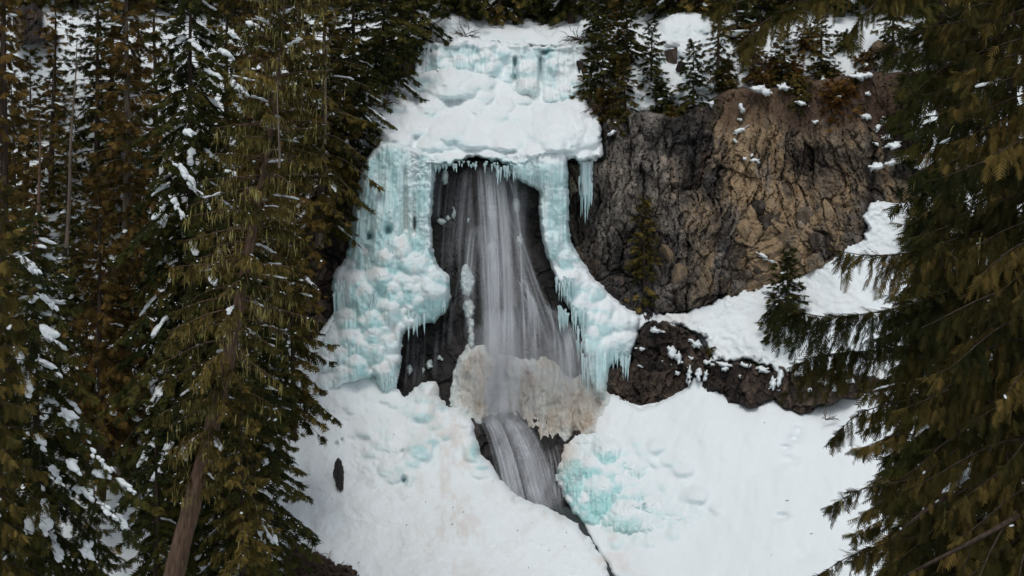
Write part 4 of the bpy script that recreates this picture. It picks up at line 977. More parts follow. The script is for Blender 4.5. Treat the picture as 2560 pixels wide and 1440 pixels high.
# bare brown bank, bottom left
bk = [(700, 1500), (715, 1380), (735, 1345), (760, 1372), (800, 1378), (840, 1405), (880, 1412), (905, 1440), (915, 1500)]
bkf = field([(720, 1360, 92.4), (800, 1390, 91.2), (900, 1440, 89.2), (720, 1500, 86.6), (900, 1500, 87)], 30)
bo = empty("earth_bank", base_of(bk, 88))
relief("bare_soil", bk, bkf, M['soil'], bo, 2.2, 8, 12, 12, 25, back=.5, smooth=False, detail=lambda a, b, s: (.5 * fbm(a / 16, b / 10, 4, 4) + .2 * fbm(a / 5, b / 4, 6, 2), {}))
tag(bo, "bare brown earth bank at the bottom edge beside the left trees", "bank")

# ---------------------------------------------------------------- falling water
def ribbon_set(name, ribs, parent):
    VV, FF, AA = [], [], []
    off = 0
    for (pts, wid, al) in ribs:
        p = np.array(pts, float)                 # px, py, Y
        seg = np.concatenate([[0], np.cumsum(np.hypot(np.diff(p[:, 0]), np.diff(p[:, 1])))])
        n = max(6, int(seg[-1] / 14))
        s = np.linspace(0, seg[-1], n)
        q = np.stack([np.interp(s, seg, p[:, k]) for k in range(3)], -1)
        # smooth corners
        for _ in range(3): q[1:-1] = (q[:-2] + 2 * q[1:-1] + q[2:]) / 4
        tt = s / seg[-1]
        wpx = wid * (.7 + .5 * tt)
        T = np.gradient(q[:, :2], axis=0); T /= np.linalg.norm(T, axis=1)[:, None] + 1e-9
        Nn = np.stack([-T[:, 1], T[:, 0]], -1)
        us = np.array([-1, -.62, -.3, 0, .3, .62, 1.])
        av = np.array([0, .22, .74, 1, .74, .22, 0.])
        px = q[:, None, 0] + Nn[:, None, 0] * us * wpx[:, None] * .5
        py = q[:, None, 1] + Nn[:, None, 1] * us * wpx[:, None] * .5
        Y = q[:, None, 2] + .25 * (np.abs(us) ** 2) * np.ones((n, 1))
        V = P(px, py, Y)
        fade = np.minimum(1, tt / .12) ** .8 * np.minimum(1, (1 - tt) / .25)
        A = al * av[None] * fade[:, None]
        idx = np.arange(n * 7).reshape(n, 7) + off
        FF.append(np.stack([idx[:-1, :-1], idx[1:, :-1], idx[1:, 1:], idx[:-1, 1:]], -1).reshape(-1, 4))
        VV.append(V.reshape(-1, 3)); AA.append(A.ravel()); off += n * 7
    loc = np.array(parent.location)
    return link(name, mesh_from(name, np.concatenate(VV) - loc, np.concatenate(FF), M['water'], True, {"alpha": np.concatenate(AA)}), parent)

rg = np.random.default_rng(101)
def along(path, dy=0.0, front=1.0, jit=8, j2=3):
    jx = rg.normal(0, jit)
    return [(x + jx + rg.normal(0, j2), y, float(WALL(x + jx, y)) - front - .5 * rg.random()) for (x, y) in path]
wf = empty("waterfall", tuple(P(1250, 1040, 107)))
tag(wf, "silky water falling over the black wall between the ice columns", None, None, "structure")
main_paths = [[(1222, 414), (1228, 470), (1234, 560), (1238, 680), (1240, 800), (1238, 900), (1236, 1030)],
              [(1240, 416), (1252, 470), (1262, 560), (1268, 680), (1270, 790), (1268, 880), (1262, 960)],
              [(1200, 418), (1206, 480), (1212, 560), (1220, 700), (1226, 820), (1226, 900)],
              [(1258, 420), (1282, 480), (1296, 560), (1300, 640), (1302, 720), (1300, 800)],
              [(1172, 420), (1166, 480), (1160, 560), (1154, 660)],
              [(1192, 560), (1182, 575), (1176, 630), (1170, 700), (1166, 780)],
              [(1192, 560), (1202, 575), (1210, 640), (1212, 720)],
              [(1284, 430), (1290, 500), (1292, 580)],
              [(1160, 430), (1150, 520), (1140, 640)], [(1136, 425), (1126, 520), (1118, 640), (1116, 720)],
              [(1098, 425), (1090, 480), (1086, 560)], [(1318, 450), (1310, 540), (1308, 640), (1316, 720)]]
wts = [2.1, 1.6, .9, .55, .35, .5, .35, .35, .16, .16, .25, .25]
broad, strands = [], []
wts = [1, .8, .55, .45, .25, .5, .35, .3, .10, .10, .2, .2]
for pth, wt in zip(main_paths, wts):
    broad.append((along(pth, jit=2, j2=1), rg.uniform(50, 80), .34 * wt))
    for k in range(2): broad.append((along(pth, jit=8, j2=1.5), rg.uniform(18, 34), .36 * wt))
    for k in range(int(4 * wt) + 1): strands.append((along(pth, front=1.3, jit=9, j2=1), rg.uniform(7, 13), .55 * min(1, wt + .15)))
for pth in main_paths[:2] + main_paths[:1]: broad.append((along(pth, front=1.2, jit=5, j2=1.5), rg.uniform(30, 48), .60))
# the fall spreads as it drops
for k in range(24):
    t = rg.random()
    xt = 1180 + 90 * t; xb = 1165 + 250 * t
    pth = [(xt, 430 + 120 * rg.random()), (xt + .25 * (xb - xt), 580), (xt + .6 * (xb - xt), 720), (xb, 850), (xb + 4, 900)]
    broad.append((along(pth, front=1.1, jit=4, j2=2), rg.uniform(8, 30), rg.uniform(.08, .30)))
# fans falling from the slanted ledge on the right
for k in range(44):
    t = rg.random()
    x0 = 1290 + 140 * t; y0 = 690 + 125 * t + rg.normal(0, 14)
    L = rg.uniform(70, 210)
    pth = [(x0 - 9, y0 + 6), (x0, y0), (x0 + 8, y0 + 14), (x0 + 12 + 10 * t, y0 + .5 * L), (x0 + 14 + 14 * t, y0 + L)]
    strands.append((along(pth, front=1.2, jit=2, j2=1), rg.uniform(7, 17), rg.uniform(.22, .55)))
for k in range(16):
    x0 = rg.uniform(1285, 1440); y0 = 700 + .8 * (x0 - 1290)
    pth = [(x0, y0), (x0 + 6, y0 + 80), (x0 + 10, 900), (x0 + 12, 990)]
    broad.append((along(pth, front=1.0, jit=4), rg.uniform(30, 60), rg.uniform(.10, .18)))
for k in range(14):
    x0 = rg.uniform(1015, 1150)
    y0 = rg.uniform(800, 840) if x0 < 1110 else rg.uniform(600, 800)
    strands.append((along([(x0, y0), (x0 - 4, y0 + 60), (x0 - 6, y0 + rg.uniform(90, 180))], front=.9, jit=3), rg.uniform(6, 20), rg.uniform(.06, .16)))
# over the brown ice
for k in range(26):
    x0 = rg.normal(1245, 36)
    yb = WALL
    pth = [(x0, 770), (x0 + 2, 900), (x0 + 2, 960), (x0 + 4, 1040), (x0 + 14, 1085)]
    broad.append(([(x + rg.normal(0, 2), y, min(float(WALL(x, y)) - 2.2, 107.2) if y < 1000 else 106.2 - .012 * (y - 1040)) for (x, y) in pth], rg.uniform(14, 60), rg.uniform(.16, .32)))
for k in range(34):
    x0 = rg.uniform(1150, 1500); y0 = rg.uniform(800, 890)
    broad.append(([(x0, y0, 107.0), (x0 + 2, y0 + 60, 106.6), (x0 + 3, y0 + rg.uniform(100, 170), 106.2)], rg.uniform(40, 90), rg.uniform(.07, .15)))
ribbon_set("water_veil", broad, wf)
for k in range(0, len(strands), 4):
    ribbon_set("water_strand", strands[k:k + 4], wf)
# lower cascade
lcw = empty("lower_cascade", tuple(P(1400, 1290, 99)))
tag(lcw, "short lower cascade sliding behind the snow cone", None, None, "structure")
low, lows = [], []
for k in range(100):
    cl_ = (.02, .22, .34, .62, .78, .98)[int(rg.integers(0, 6))]
    t = cl_ + rg.normal(0, .075)
    x0 = 1202 + 92 * t; y0 = 1036 + 14 * abs(t - .45) + rg.normal(0, 3)
    pth = [(x0 - 6, y0 + 2), (x0 + 6, y0 + 4), (x0 + 20 + 12 * t, y0 + 34), (x0 + 42 + 22 * t, y0 + 100), (x0 + 60 + 28 * t, y0 + 180), (x0 + 74 + 38 * t, y0 + 250)]
    big = k % 3 == 0
    w0 = (.5, 1, .8, 1, .75, .35)[(.02, .22, .34, .62, .78, .98).index(cl_)]
    (low if big else lows).append((along(pth, front=.9, jit=2, j2=1.0), rg.uniform(16, 40) if big else rg.uniform(5, 13), (.20 if big else .42) * w0))
for k in range(22):
    x0 = rg.uniform(1345, 1392); y0 = rg.uniform(1105, 1140)
    pth = [(x0, y0), (x0 + 10, y0 + 20), (x0 + 16, y0 + 80), (x0 + 22, y0 + 150)]
    lows.append((along(pth, front=.9, jit=2, j2=1), rg.uniform(4, 12), rg.uniform(.08, .26)))
ribbon_set("water_veil", low, lcw)
for k in range(0, len(lows), 4): ribbon_set("water_strand", lows[k:k + 4], lcw)
# stream running away between the snow banks
sp = [(1395, 1270), (1425, 1285), (1445, 1305), (1470, 1335), (1490, 1365), (1512, 1400), (1535, 1445), (1552, 1480)]
sw = [26, 22, 16, 11, 8, 8, 9, 9]
L_ = [P(x - w_, y, float(TERR(x, y)) - .7) for (x, y), w_ in zip(sp, sw)]; R_ = [P(x + w_, y - 3, float(TERR(x, y)) - .7) for (x, y), w_ in zip(sp, sw)]
V = np.array(L_ + R_); n = len(sp)
o = link("stream", mesh_from("stream", V, np.array([[i, i + 1, n + i + 1, n + i] for i in range(n - 1)]), M['stream'], True))
tag(o, "dark meltwater stream in the cleft between snow banks", None, None, "structure")

build_terrain()

def build_mist():
    V, F = ICO[4]
    c = P(1330, 940, 106.6)
    me = mesh_from("mist", V * np.array([7.2, 2.6, 5.0]), F, M['mist'], True)
    o = link("mist", me, None, tuple(c)); tag(o, "faint spray hanging over the foot of the main fall", None, None, "stuff")
build_mist()

# ================================================================== TREES
def template(kind):
    """flat spray of needle fingers; axis +X, length 1, in the XY plane (list of triangles)"""
    T = []
    def sliver(a, b, w):
        a = np.array(a, float); b = np.array(b, float)
        d = b - a; n = np.array([-d[1], d[0], 0]); n /= np.linalg.norm(n) + 1e-9
        T.append([a - n * w, a + n * w, b])
    if kind == 'cedar':
        sliver((0, 0, 0), (1, 0, -.15), .03)
        for x in (.04, .24, .44, .64, .82):
            L = .62 * (1 - .62 * x)
            for sgn in (1, -1):
                sliver((x + .04 * sgn, 0, -.06 * x), (x + .04 * sgn + L * .70, sgn * L * .60, -.06 * x - .28 * L), .052)
    elif kind == 'fir':
        sliver((0, 0, 0), (1, 0, .02), .06)
        for x in (.04, .22, .40, .58, .76):
            L = .42 * (1 - .5 * x)
            for sgn in (1, -1):
                sliver((x, 0, 0), (x + L * .6, sgn * L * .85, .03), .065)
    else:   # coarse, for trees farther off
        sliver((0, 0, 0), (1, 0, 0), .09)
        for x in (.04, .30, .58):
            L = .55 * (1 - .5 * x)
            for sgn in (1, -1):
                sliver((x, 0, 0), (x + L * .7, sgn * L * .75, -.05), .10)
    return np.array(T)
TPL = {k: template(k) for k in ('cedar', 'fir', 'far')}

class Tree:
    def __init__(s, seed, kind='fir', sprig=.55, leaf='leaf_green', bark='bark', snow=.3, lichen=0., droop=.4, vis=None, snow_size=1.0, hang=.0, bare=0.0, vbias=0.0):
        s.rg = np.random.default_rng(seed); s.kind = kind; s.sprig = sprig; s.leaf = leaf; s.bark = bark; s.snow = snow; s.lichen = lichen
        s.droop = droop; s.vis = vis; s.snow_size = snow_size; s.hang = hang; s.bare = bare; s.vbias = vbias
        s.tv, s.tf, s.to = [], [], 0       # branch wood
        s.pos, s.dir, s.up, s.scl, s.var = [], [], [], [], []
        s.sn = []                          # snow blobs: pos, axis, (l, w, h)
        s.li = []
        s.trunk_path = None; s.spacing = (.46 if kind == 'far' else .38) * sprig
    def tube(s, pts, r0, r1, k=4):
        p = np.array(pts, float); n = len(p)
        t = np.gradient(p, axis=0); t /= np.linalg.norm(t, axis=1)[:, None] + 1e-9
        ref = np.where(np.abs(t[:, 2:3]) > .9, np.array([[1., 0, 0]]), np.array([[0, 0, 1.]]))
        a = np.cross(t, ref); a /= np.linalg.norm(a, axis=1)[:, None] + 1e-9
        b = np.cross(t, a)
        rad = np.linspace(r0, r1, n)[:, None, None]
        ang = np.linspace(0, 2 * np.pi, k, endpoint=False)
        V = p[:, None] + rad * (np.cos(ang)[None, :, None] * a[:, None] + np.sin(ang)[None, :, None] * b[:, None])
        idx = np.arange(n * k).reshape(n, k) + s.to
        s.tf.append(np.stack([idx[:-1], np.roll(idx[:-1], -1, 1), np.roll(idx[1:], -1, 1), idx[1:]], -1).reshape(-1, 4))
        s.tv.append(V.reshape(-1, 3)); s.to += n * k
    def sprigs(s, p, d, scale, tint):
        s.pos.append(p); s.dir.append(d); s.scl.append(scale); s.var.append(tint)
    def branch(s, path, r0, twig_len, spacing=None, dens=1.0, snow=None, foliage_from=.12, lich=None, tint=None):
        """path: (n,3) points from trunk to tip"""
        rg = s.rg
        p = np.array(path, float)
        seg = np.concatenate([[0], np.cumsum(np.linalg.norm(np.diff(p, axis=0), axis=1))]); L = seg[-1]
        s.tube(p, r0, max(.006, r0 * .2), 4)
        tint = rg.normal(.45 + s.vbias, .28) if tint is None else tint
        nt = max(3, int(L / (spacing or s.spacing) * dens))
        u = np.sort(rg.uniform(foliage_from, 1.0, nt)) * L
        q = np.stack([np.interp(u, seg, p[:, k]) for k in range(3)], -1)
        T = np.stack([np.interp(u, seg, np.gradient(p[:, k], seg)) for k in range(3)], -1)
        T /= np.linalg.norm(T, axis=1)[:, None] + 1e-9
        side = np.cross(T, [0, 0, 1.]); side /= np.linalg.norm(side, axis=1)[:, None] + 1e-9
        sg = np.where(np.arange(nt) % 2 == 0, 1, -1)[:, None]
        bare = rg.random() < s.bare
        fwd = rg.uniform(.35, .9, (nt, 1))
        tw = side * sg + T * fwd; tw[:, 2] -= .15 + s.hang * rg.uniform(.5, 1.6, nt)
        tw /= np.linalg.norm(tw, axis=1)[:, None]
        frac = u / L
        tl = twig_len * (1 - .55 * frac) * rg.uniform(.55, 1.15, nt)
        # twig pieces
        if bare:
            for i in range(0, nt, 2):
                s.tube([q[i], q[i] + tw[i] * tl[i] * .6, q[i] + tw[i] * tl[i] * 1.1 + [0, 0, -.12 * tl[i]]], .014, .004, 3)
        for j, f in enumerate((.02, .22, .44, .68, .92)):
            keep = (tl > .15 * j * (s.sprig / .5)) & (rg.random(nt) < (.10 if bare else 1))
            if not keep.any(): continue
            pp = q[keep] + tw[keep] * (tl[keep] * f)[:, None]
            pp[:, 2] -= s.hang * tl[keep] * f * f * .5
            d = tw[keep] * .75 + rg.normal(0, .33, (keep.sum(), 3)) + T[keep] * .35
            d[:, 2] -= .1 + s.hang * (.5 + .9 * f)
            d /= np.linalg.norm(d, axis=1)[:, None]
            s.sprigs(pp, d, s.sprig * rg.uniform(.65, 1.25, keep.sum()), np.clip(tint + rg.normal(0, .16, keep.sum()), 0, 1))
        # tip
        if not bare:
            d = np.repeat(T[-1:], 3, 0) + rg.normal(0, .25, (3, 3)); d /= np.linalg.norm(d, axis=1)[:, None]
            s.sprigs(np.repeat(p[-1:], 3, 0), d, s.sprig * rg.uniform(.7, 1.2, 3), np.clip(tint + rg.normal(0, .16, 3), 0, 1))
        # snow lying along the top
        sn = s.snow if snow is None else snow
        if sn > 0:
            for i in range(nt):
                if rg.random() < sn * .30:
                    k = rg.random()
                    sz = s.snow_size * (.04 + .08 * k * k)
                    at = q[i] + tw[i] * tl[i] * rg.uniform(0, .8) + [0, 0, .06]
                    s.sn.append((at, tw[i] if rg.random() < .6 else T[i], np.array([sz * rg.uniform(1, 1.9), sz, sz * .45])))
            if rg.random() < sn * .6 and L > .8:
                a0 = rg.uniform(.15, .6); a1 = min(1, a0 + rg.uniform(.15, .45))
                nb = int((a1 - a0) * L / .17) + 1
                for f in np.linspace(a0, a1, nb):
                    at = np.array([np.interp(f * L, seg, p[:, k]) for k in range(3)]) + [rg.normal(0, .05), rg.normal(0, .05), .12]
                    dT = np.array([np.interp(f * L, seg, np.gradient(p[:, k], seg)) for k in range(3)]); dT /= np.linalg.norm(dT) + 1e-9
                    w_ = s.snow_size * rg.uniform(.08, .24) * (1.1 - .4 * abs(f - (a0 + a1) / 2) / (a1 - a0 + .01))
                    s.sn.append((at, dT, np.array([max(w_ * 1.5, .24), w_ * 1.1, w_ * .42])))
        lc = s.lichen if lich is None else lich
        if lc > 0:
            for i in range(nt):
                if rg.random() < lc:
                    at = q[i] + tw[i] * tl[i] * rg.uniform(0, 1)
                    for _ in range(int(rg.integers(1, 4))):
                        s.li.append((at + rg.normal(0, .07, 3), rg.uniform(.25, .85), rg.uniform(.03, .085)))
    def streak(s, path, a0=0., a1=1.):
        rg = s.rg; p = np.array(path, float)
        seg = np.concatenate([[0], np.cumsum(np.linalg.norm(np.diff(p, axis=0), axis=1))]); L = seg[-1]
        for f in np.arange(a0, a1, .13 / L):
            if rg.random() < .16: continue
            at = np.array([np.interp(f * L, seg, p[:, k]) for k in range(3)]) + [rg.normal(0, .09), rg.normal(0, .09), .08 + rg.normal(0, .05)]
            dT = np.array([np.interp(f * L, seg, np.gradient(p[:, k], seg)) for k in range(3)]); dT /= np.linalg.norm(dT) + 1e-9
            w_ = rg.uniform(.06, .19) * s.snow_size * (.55 + .7 * math.sin(math.pi * (f - a0) / (a1 - a0)))
            s.sn.append((at, dT, np.array([w_ * 1.5, w_, w_ * .7])))
    def conifer(s, h, R, t0=.12, nb=110, shape=.75, e_top=.35, e_bot=-.25, trunk_r=None, path=None, az=None, gaps=.15, waist=0.0):
        """branches round a trunk; vis=(zmin,zmax) limits where foliage is built"""
        rg = s.rg
        tr = trunk_r or .012 * h + .06
        if path is None:
            n = 9
            zz = np.linspace(0, h, n); wob = np.cumsum(rg.normal(0, .004 * h, (n, 2)), 0)
            path = np.stack([wob[:, 0], wob[:, 1], zz], -1)
        path = np.array(path, float); s.trunk_path = path; s.trunk_r = tr
        zs = path[:, 2]
        golden = rg.uniform(0, 6.28)
        for i in range(nb):
            t = t0 + (1 - t0) * ((i + rg.random()) / nb)
            z = zs[0] + (zs[-1] - zs[0]) * t
            golden += 2.39996 + rg.normal(0, .3)
            if s.vis is not None and not (s.vis[0] < z < s.vis[1]): continue
            if rg.random() < gaps * (1 - t): continue
            a = golden if az is None else rg.normal(az[0], az[1])
            o = np.array([np.interp(z, zs, path[:, 0]), np.interp(z, zs, path[:, 1]), z])
            prof = min(1.0, 1.18 * (1 - t) ** shape + .02)
            if t < t0 + .12: prof *= .7 + .3 * (t - t0) / .12
            if waist: prof *= 1 - waist * (1 - float(sst(.15, .52, t)))
            L = max(.35, R * prof * rg.uniform(.62, 1.12))
            e = e_bot + (e_top - e_bot) * t + rg.normal(0, .08)
            n = 7
            f = np.linspace(0, 1, n)
            dr = s.droop * (1.05 - .6 * t)
            curve = e * f - dr * f ** 2 + .32 * dr * f ** 4
            bend = rg.normal(0, .22)
            ang = a + bend * f
            pth = np.stack([o[0] + np.cumsum(np.cos(ang)) * L / n, o[1] + np.cumsum(np.sin(ang)) * L / n, o[2] + L * curve], -1)
            pth[0] = o
            s.branch(pth, .012 + .016 * L * .6, .16 + .30 * L ** .8)
    def build(s, name, loc, label, cat, group=None, big_snow=18, rot=0.0):
        root = empty(name, loc); root.rotation_euler[2] = rot
        tag(root, label, cat, group)
        if s.trunk_path is not None:
            keep = (s.tv, s.tf, s.to); s.tv, s.tf, s.to = [], [], 0
            p = s.trunk_path
            n = 26; u = np.linspace(0, 1, n); g = np.linspace(0, 1, len(p))
            q = np.stack([np.interp(u, g, p[:, k]) for k in range(3)], -1)
            for _ in range(4): q[1:-1] = (q[:-2] + 2 * q[1:-1] + q[2:]) / 4
            if s.trunk_r > .4:
                n = 120; u2 = np.linspace(0, 1, n); q = np.stack([np.interp(u2, u, q[:, k]) for k in range(3)], -1)
                s.tube(q, s.trunk_r, .02, 40)
                V = s.tv[0].reshape(n, 40, 3); c = q[:, None]
                ang = np.arange(40)[None] / 40 * 6.283 + 0 * u2[:, None]
                fur = ridged(np.cos(ang) * 3.2 + 9 + .5 * vn(u2[:, None] * 30 + 0 * ang, ang, 5), np.sin(ang) * 3.2 + u2[:, None] * 22, 7, 3)
                s.tv[0] = (c + (V - c) * (.80 + .30 * fur[..., None])).reshape(-1, 3)
            else:
                s.tube(q, s.trunk_r, .02, 10)
            V = np.concatenate(s.tv); 
            link("trunk", mesh_from("trunk", V, np.concatenate(s.tf), M[s.bark], True), root)
            s.tv, s.tf, s.to = keep
        if s.tv:
            tag(link("branches", mesh_from("branches", np.concatenate(s.tv), np.concatenate(s.tf), M[s.bark], True), root), kind="stuff")
        if s.pos:
            pos = np.concatenate(s.pos); d = np.concatenate(s.dir); sc_ = np.concatenate(s.scl); va = np.concatenate(s.var)
            rg = s.rg
            upv = np.array([0, 0, 1.]) + rg.normal(0, .45, d.shape)
            y = np.cross(upv, d); y /= np.linalg.norm(y, axis=1)[:, None] + 1e-9
            z = np.cross(d, y)
            T = TPL[s.kind].reshape(-1, 3)
            V = pos[:, None] + sc_[:, None, None] * (T[None, :, :1] * d[:, None] + T[None, :, 1:2] * y[:, None] + T[None, :, 2:] * z[:, None])
            V = V.reshape(-1, 3)
            tag(link("foliage", mesh_from("foliage", V, np.arange(len(V)).reshape(-1, 3), M[s.leaf], False, {"var": np.repeat(va, len(T))}), root), kind="stuff")
        if s.sn:
            s.sn.sort(key=lambda b: -b[2][0] * b[2][1])
            def blob(b, sub):
                V, F = ICO[sub]
                x = b[1] / (np.linalg.norm(b[1]) + 1e-9)
                y = np.cross([0, 0, 1.], x); y /= np.linalg.norm(y) + 1e-9
                z = np.cross(x, y)
                W = V * (1 + s.rg.normal(0, .20, (len(V), 1)))
                W = W * b[2]
                return b[0] + W[:, :1] * x + W[:, 1:2] * y + W[:, 2:] * z, F
            for b in s.sn[:big_snow]:
                V, F = blob(b, 2)
                c = V.mean(0)
                o = link("snow_clump", mesh_from("snow_clump", V - c, F, M['clump'], True), root); o.location = c
            rest = s.sn[big_snow:]
            if rest:
                VV, FF, off = [], [], 0
                for b in rest:
                    V, F = blob(b, 1); VV.append(V); FF.append(F + off); off += len(V)
                tag(link("branch_snow", mesh_from("branch_snow", np.concatenate(VV), np.concatenate(FF), M['clump'], True), root), kind="stuff")
        if s.li:
            n = len(s.li)
            P0 = np.array([l[0] for l in s.li]); Ls = np.array([l[1] for l in s.li]); Ws = np.array([l[2] for l in s.li])
            a = s.rg.uniform(0, np.pi, n); dx = np.stack([np.cos(a), np.sin(a), 0 * a], -1)
            sway = s.rg.normal(0, .06, (n, 3))
            mid = P0 + sway; mid[:, 2] -= Ls * .5
            end = P0 + sway * 1.6; end[:, 2] = P0[:, 2] - Ls
            V = np.stack([P0 - dx * Ws[:, None] * .25, P0 + dx * Ws[:, None] * .25, mid + dx * Ws[:, None] * .5, end, mid - dx * Ws[:, None] * .5], 1)
            idx = np.arange(n)[:, None] * 5
            F = np.concatenate([idx + [0, 1, 2], idx + [0, 2, 4], idx + [4, 2, 3]])
            tag(link("lichen", mesh_from("lichen", V.reshape(-1, 3), F, M['lichen'], False, {"var": np.repeat(s.rg.random(n), 5)}), root), kind="stuff")
        print('TREE', name, len(np.concatenate(s.pos)) if s.pos else 0, len(s.sn))
        return root

def vis_range(Y, z0, margin=2.5):
    """local heights that lie inside the frame at distance Y for a tree based at z0"""
    half = 720 * K * Y
    return (-half - margin - z0, half + margin - z0)

def place_tree(px, base, top, Y, Rpx, seed, label, cat="tree", name="conifer", kind='fir', leaf='leaf_green', bark='bark', snow=.25, lichen=0., droop=.45, hang=.15, sprig=.5, nb=110, shape=.75,
               t0=.08, e_top=.4, e_bot=-.3, snow_size=1.0, trunk_r=None, lean=0.0, gaps=.12, group=None, big_snow=14, bare=0., path_px=None, vbias=0., az=None, boughs=(), waist=0.0):
    m = K * Y
    if Y > 74: kind = 'far'; sprig = sprig * 1.28 * min(1, Y / 100 + .1)
    loc = P(px, base, Y); h = (base - top) * m
    t = Tree(seed, kind, sprig, leaf, bark, snow, lichen, droop, vis_range(Y, loc[2]), snow_size, hang, bare, vbias)
    path = None
    if path_px is not None:
        path = np.array([P(x, y, Y) - loc for (x, y) in path_px])
    elif lean:
        zz = np.linspace(0, h, 8); path = np.stack([lean * m * (zz / h), 0 * zz, zz], -1)
    t.conifer(h, Rpx * m, t0, nb, shape, e_top, e_bot, trunk_r, path, az, gaps, waist)
    for (x0, y0, x1, y1) in boughs:          # boughs carrying a long ridge of snow between two points, on the near side
        a = np.array([x0, y0], float); b = np.array([x1, y1], float); d = b - a
        c0 = a - d * .5 - [8, -6]; c1 = b + d * .35
        dep = -Rpx * m * t.rg.uniform(.45, .8)
        pth = [P(x, y, Y + dep * g) - loc for (x, y, g) in ((c0[0], c0[1] + 10, .5), (a[0], a[1], .8), ((a[0] + b[0]) / 2, (a[1] + b[1]) / 2 - 3, .95), (b[0], b[1], 1.0), (c1[0], c1[1] + 5, 1.05))]
        t.branch(pth, .04, .75, None, .8, .1)
        t.streak(pth[1:4])
    return t.build(name, tuple(loc), label, cat, group, big_snow)

# -- left forest, from the nearest edge inwards
place_tree(-20, 1950, 440, 55, 150, 1, "golden olive cedar filling the lower left edge of the photo", "cedar tree", "cedar_tree", 'cedar', 'leaf_olive', snow=.10, droop=.55, hang=.9, sprig=.5, nb=190, shape=.5)
place_tree(0, 1500, -260, 76, 110, 2, "brown cedar at the upper left edge above the golden cedar", "cedar tree", "cedar_tree", 'cedar', 'leaf_brown', snow=.2, droop=.5, hang=.7, nb=190, shape=.5)
place_tree(95, 1750, 520, 62, 260, 3, "dark green fir with long snow streaks on its drooping boughs, lower left", "fir tree", "fir_tree", 'fir', 'leaf_green', snow=.5, droop=.75, hang=.3, sprig=.5, nb=170, shape=.7, e_bot=-.55, e_top=.1, snow_size=1.1, big_snow=120, gaps=.05, boughs=((26, 870, 86, 945), (95, 738, 140, 782), (52, 645, 98, 692), (105, 820, 140, 862), (158, 1028, 195, 1085), (218, 1112, 280, 1190), (172, 1155, 200, 1192), (124, 1172, 155, 1216), (188, 1220, 232, 1256), (160, 1225, 182, 1250), (240, 1250, 322, 1332), (285, 1205, 342, 1242), (250, 1262, 300, 1310), (205, 1360, 240, 1410), (240, 1180, 275, 1200), (60, 940, 72, 1000), (100, 905, 146, 940), (150, 1040, 190, 1050), (80, 1090, 120, 1130)))
place_tree(255, 1250, 430, 88, 115, 4, "rusty brown cedar with a pointed crown behind the snow streaked fir", "cedar tree", "cedar_tree", 'cedar', 'leaf_brown', snow=.08, droop=.5, hang=.7, nb=150)
place_tree(318, 1200, -230, 95, 140, 5, "tall brown cedar with its grey trunk partly bare", "cedar tree", "cedar_tree", 'cedar', 'leaf_brown', bark='bark_grey', snow=.12, droop=.5, hang=.7, nb=230, shape=.45, gaps=.3)
place_tree(470, 1380, -160, 84, 215, 6, "big dark fir with thick snow streaks beside the lichen draped tree", "fir tree", "fir_tree", 'fir', 'leaf_green', snow=.42, droop=.7, hang=.3, nb=230, shape=.5, e_bot=-.55, e_top=-.1, snow_size=1.2, big_snow=120, gaps=.05, boughs=((440, 410, 490, 475), (480, 470, 532, 530), (430, 492, 458, 552), (404, 572, 420, 540), (515, 178, 560, 205), (560, 195, 622, 245), (570, 82, 610, 106), (548, 130, 585, 150), (490, 118, 500, 130), (420, 60, 432, 50), (585, 225, 625, 262), (590, 260, 606, 285), (460, 330, 482, 345), (560, 430, 590, 445), (620, 60, 650, 80)))
place_tree(405, 1560, -120, 72, 185, 7, "leaning hemlock draped in pale green lichen with a thick bare trunk", "hemlock tree", "hemlock_tree", 'fir', 'leaf_olive', bark='bark_red', snow=.22, lichen=.55, droop=.5, hang=.55, nb=230, shape=.28, t0=.19, trunk_r=.62, bare=.40, gaps=.35, waist=.5, sprig=.38, snow_size=.7, big_snow=30,
           path_px=[(405, 1560), (440, 1420), (478, 1260), (530, 1080), (572, 900), (598, 760), (622, 620), (650, 480), (676, 340), (700, 180), (720, -120)])
place_tree(650, 1500, 620, 80, 165, 8, "green fir whose snowy bough tips stand against the snow cone", "fir tree", "fir_tree", 'fir', 'leaf_green', snow=.30, droop=.7, hang=.25, nb=150, shape=.65, big_snow=30)
place_tree(610, 1680, 960, 70, 135, 9, "olive brown young hemlock at the bottom in front of the green fir", "hemlock tree", "hemlock_tree", 'fir', 'leaf_olive', snow=.06, droop=.55, hang=.6, nb=140, lichen=.06, sprig=.45)
place_tree(395, 1560, 1000, 78, 85, 10, "slender young fir dusted with snow, its tip standing below the dark fir", "fir tree", "fir_tree", 'fir', 'leaf_green', snow=.22, droop=.6, hang=.3, nb=90)
place_tree(500, 1250, 560, 97, 110, 11, "shadowed fir behind the leaning hemlock trunk", "fir tree", "fir_tree", 'fir', 'leaf_green', snow=.2, droop=.6, hang=.3, nb=110)
place_tree(352, 1150, 380, 102, 90, 12, "dark fir with a bare lower trunk rising from a snow gap", "fir tree", "fir_tree", 'fir', 'leaf_green', snow=.25, droop=.6, hang=.3, nb=110, t0=.4, trunk_r=.45)
place_tree(225, 800, -120, 116, 120, 13, "dark tall fir behind the two broken snags", "fir tree", "fir_tree", 'fir', 'leaf_green', snow=.25, droop=.6, nb=150, shape=.5)
place_tree(70, 760, 120, 112, 100, 14, "brownish hemlock behind the shorter snag", "hemlock tree", "hemlock_tree", 'fir', 'leaf_olive', snow=.25, droop=.6, nb=120)
place_tree(132, 420, 150, 124, 62, 15, "small dark fir in front of the upper left snow gully", "fir tree", "fir_tree", 'fir', 'leaf_green', snow=.2, nb=60)
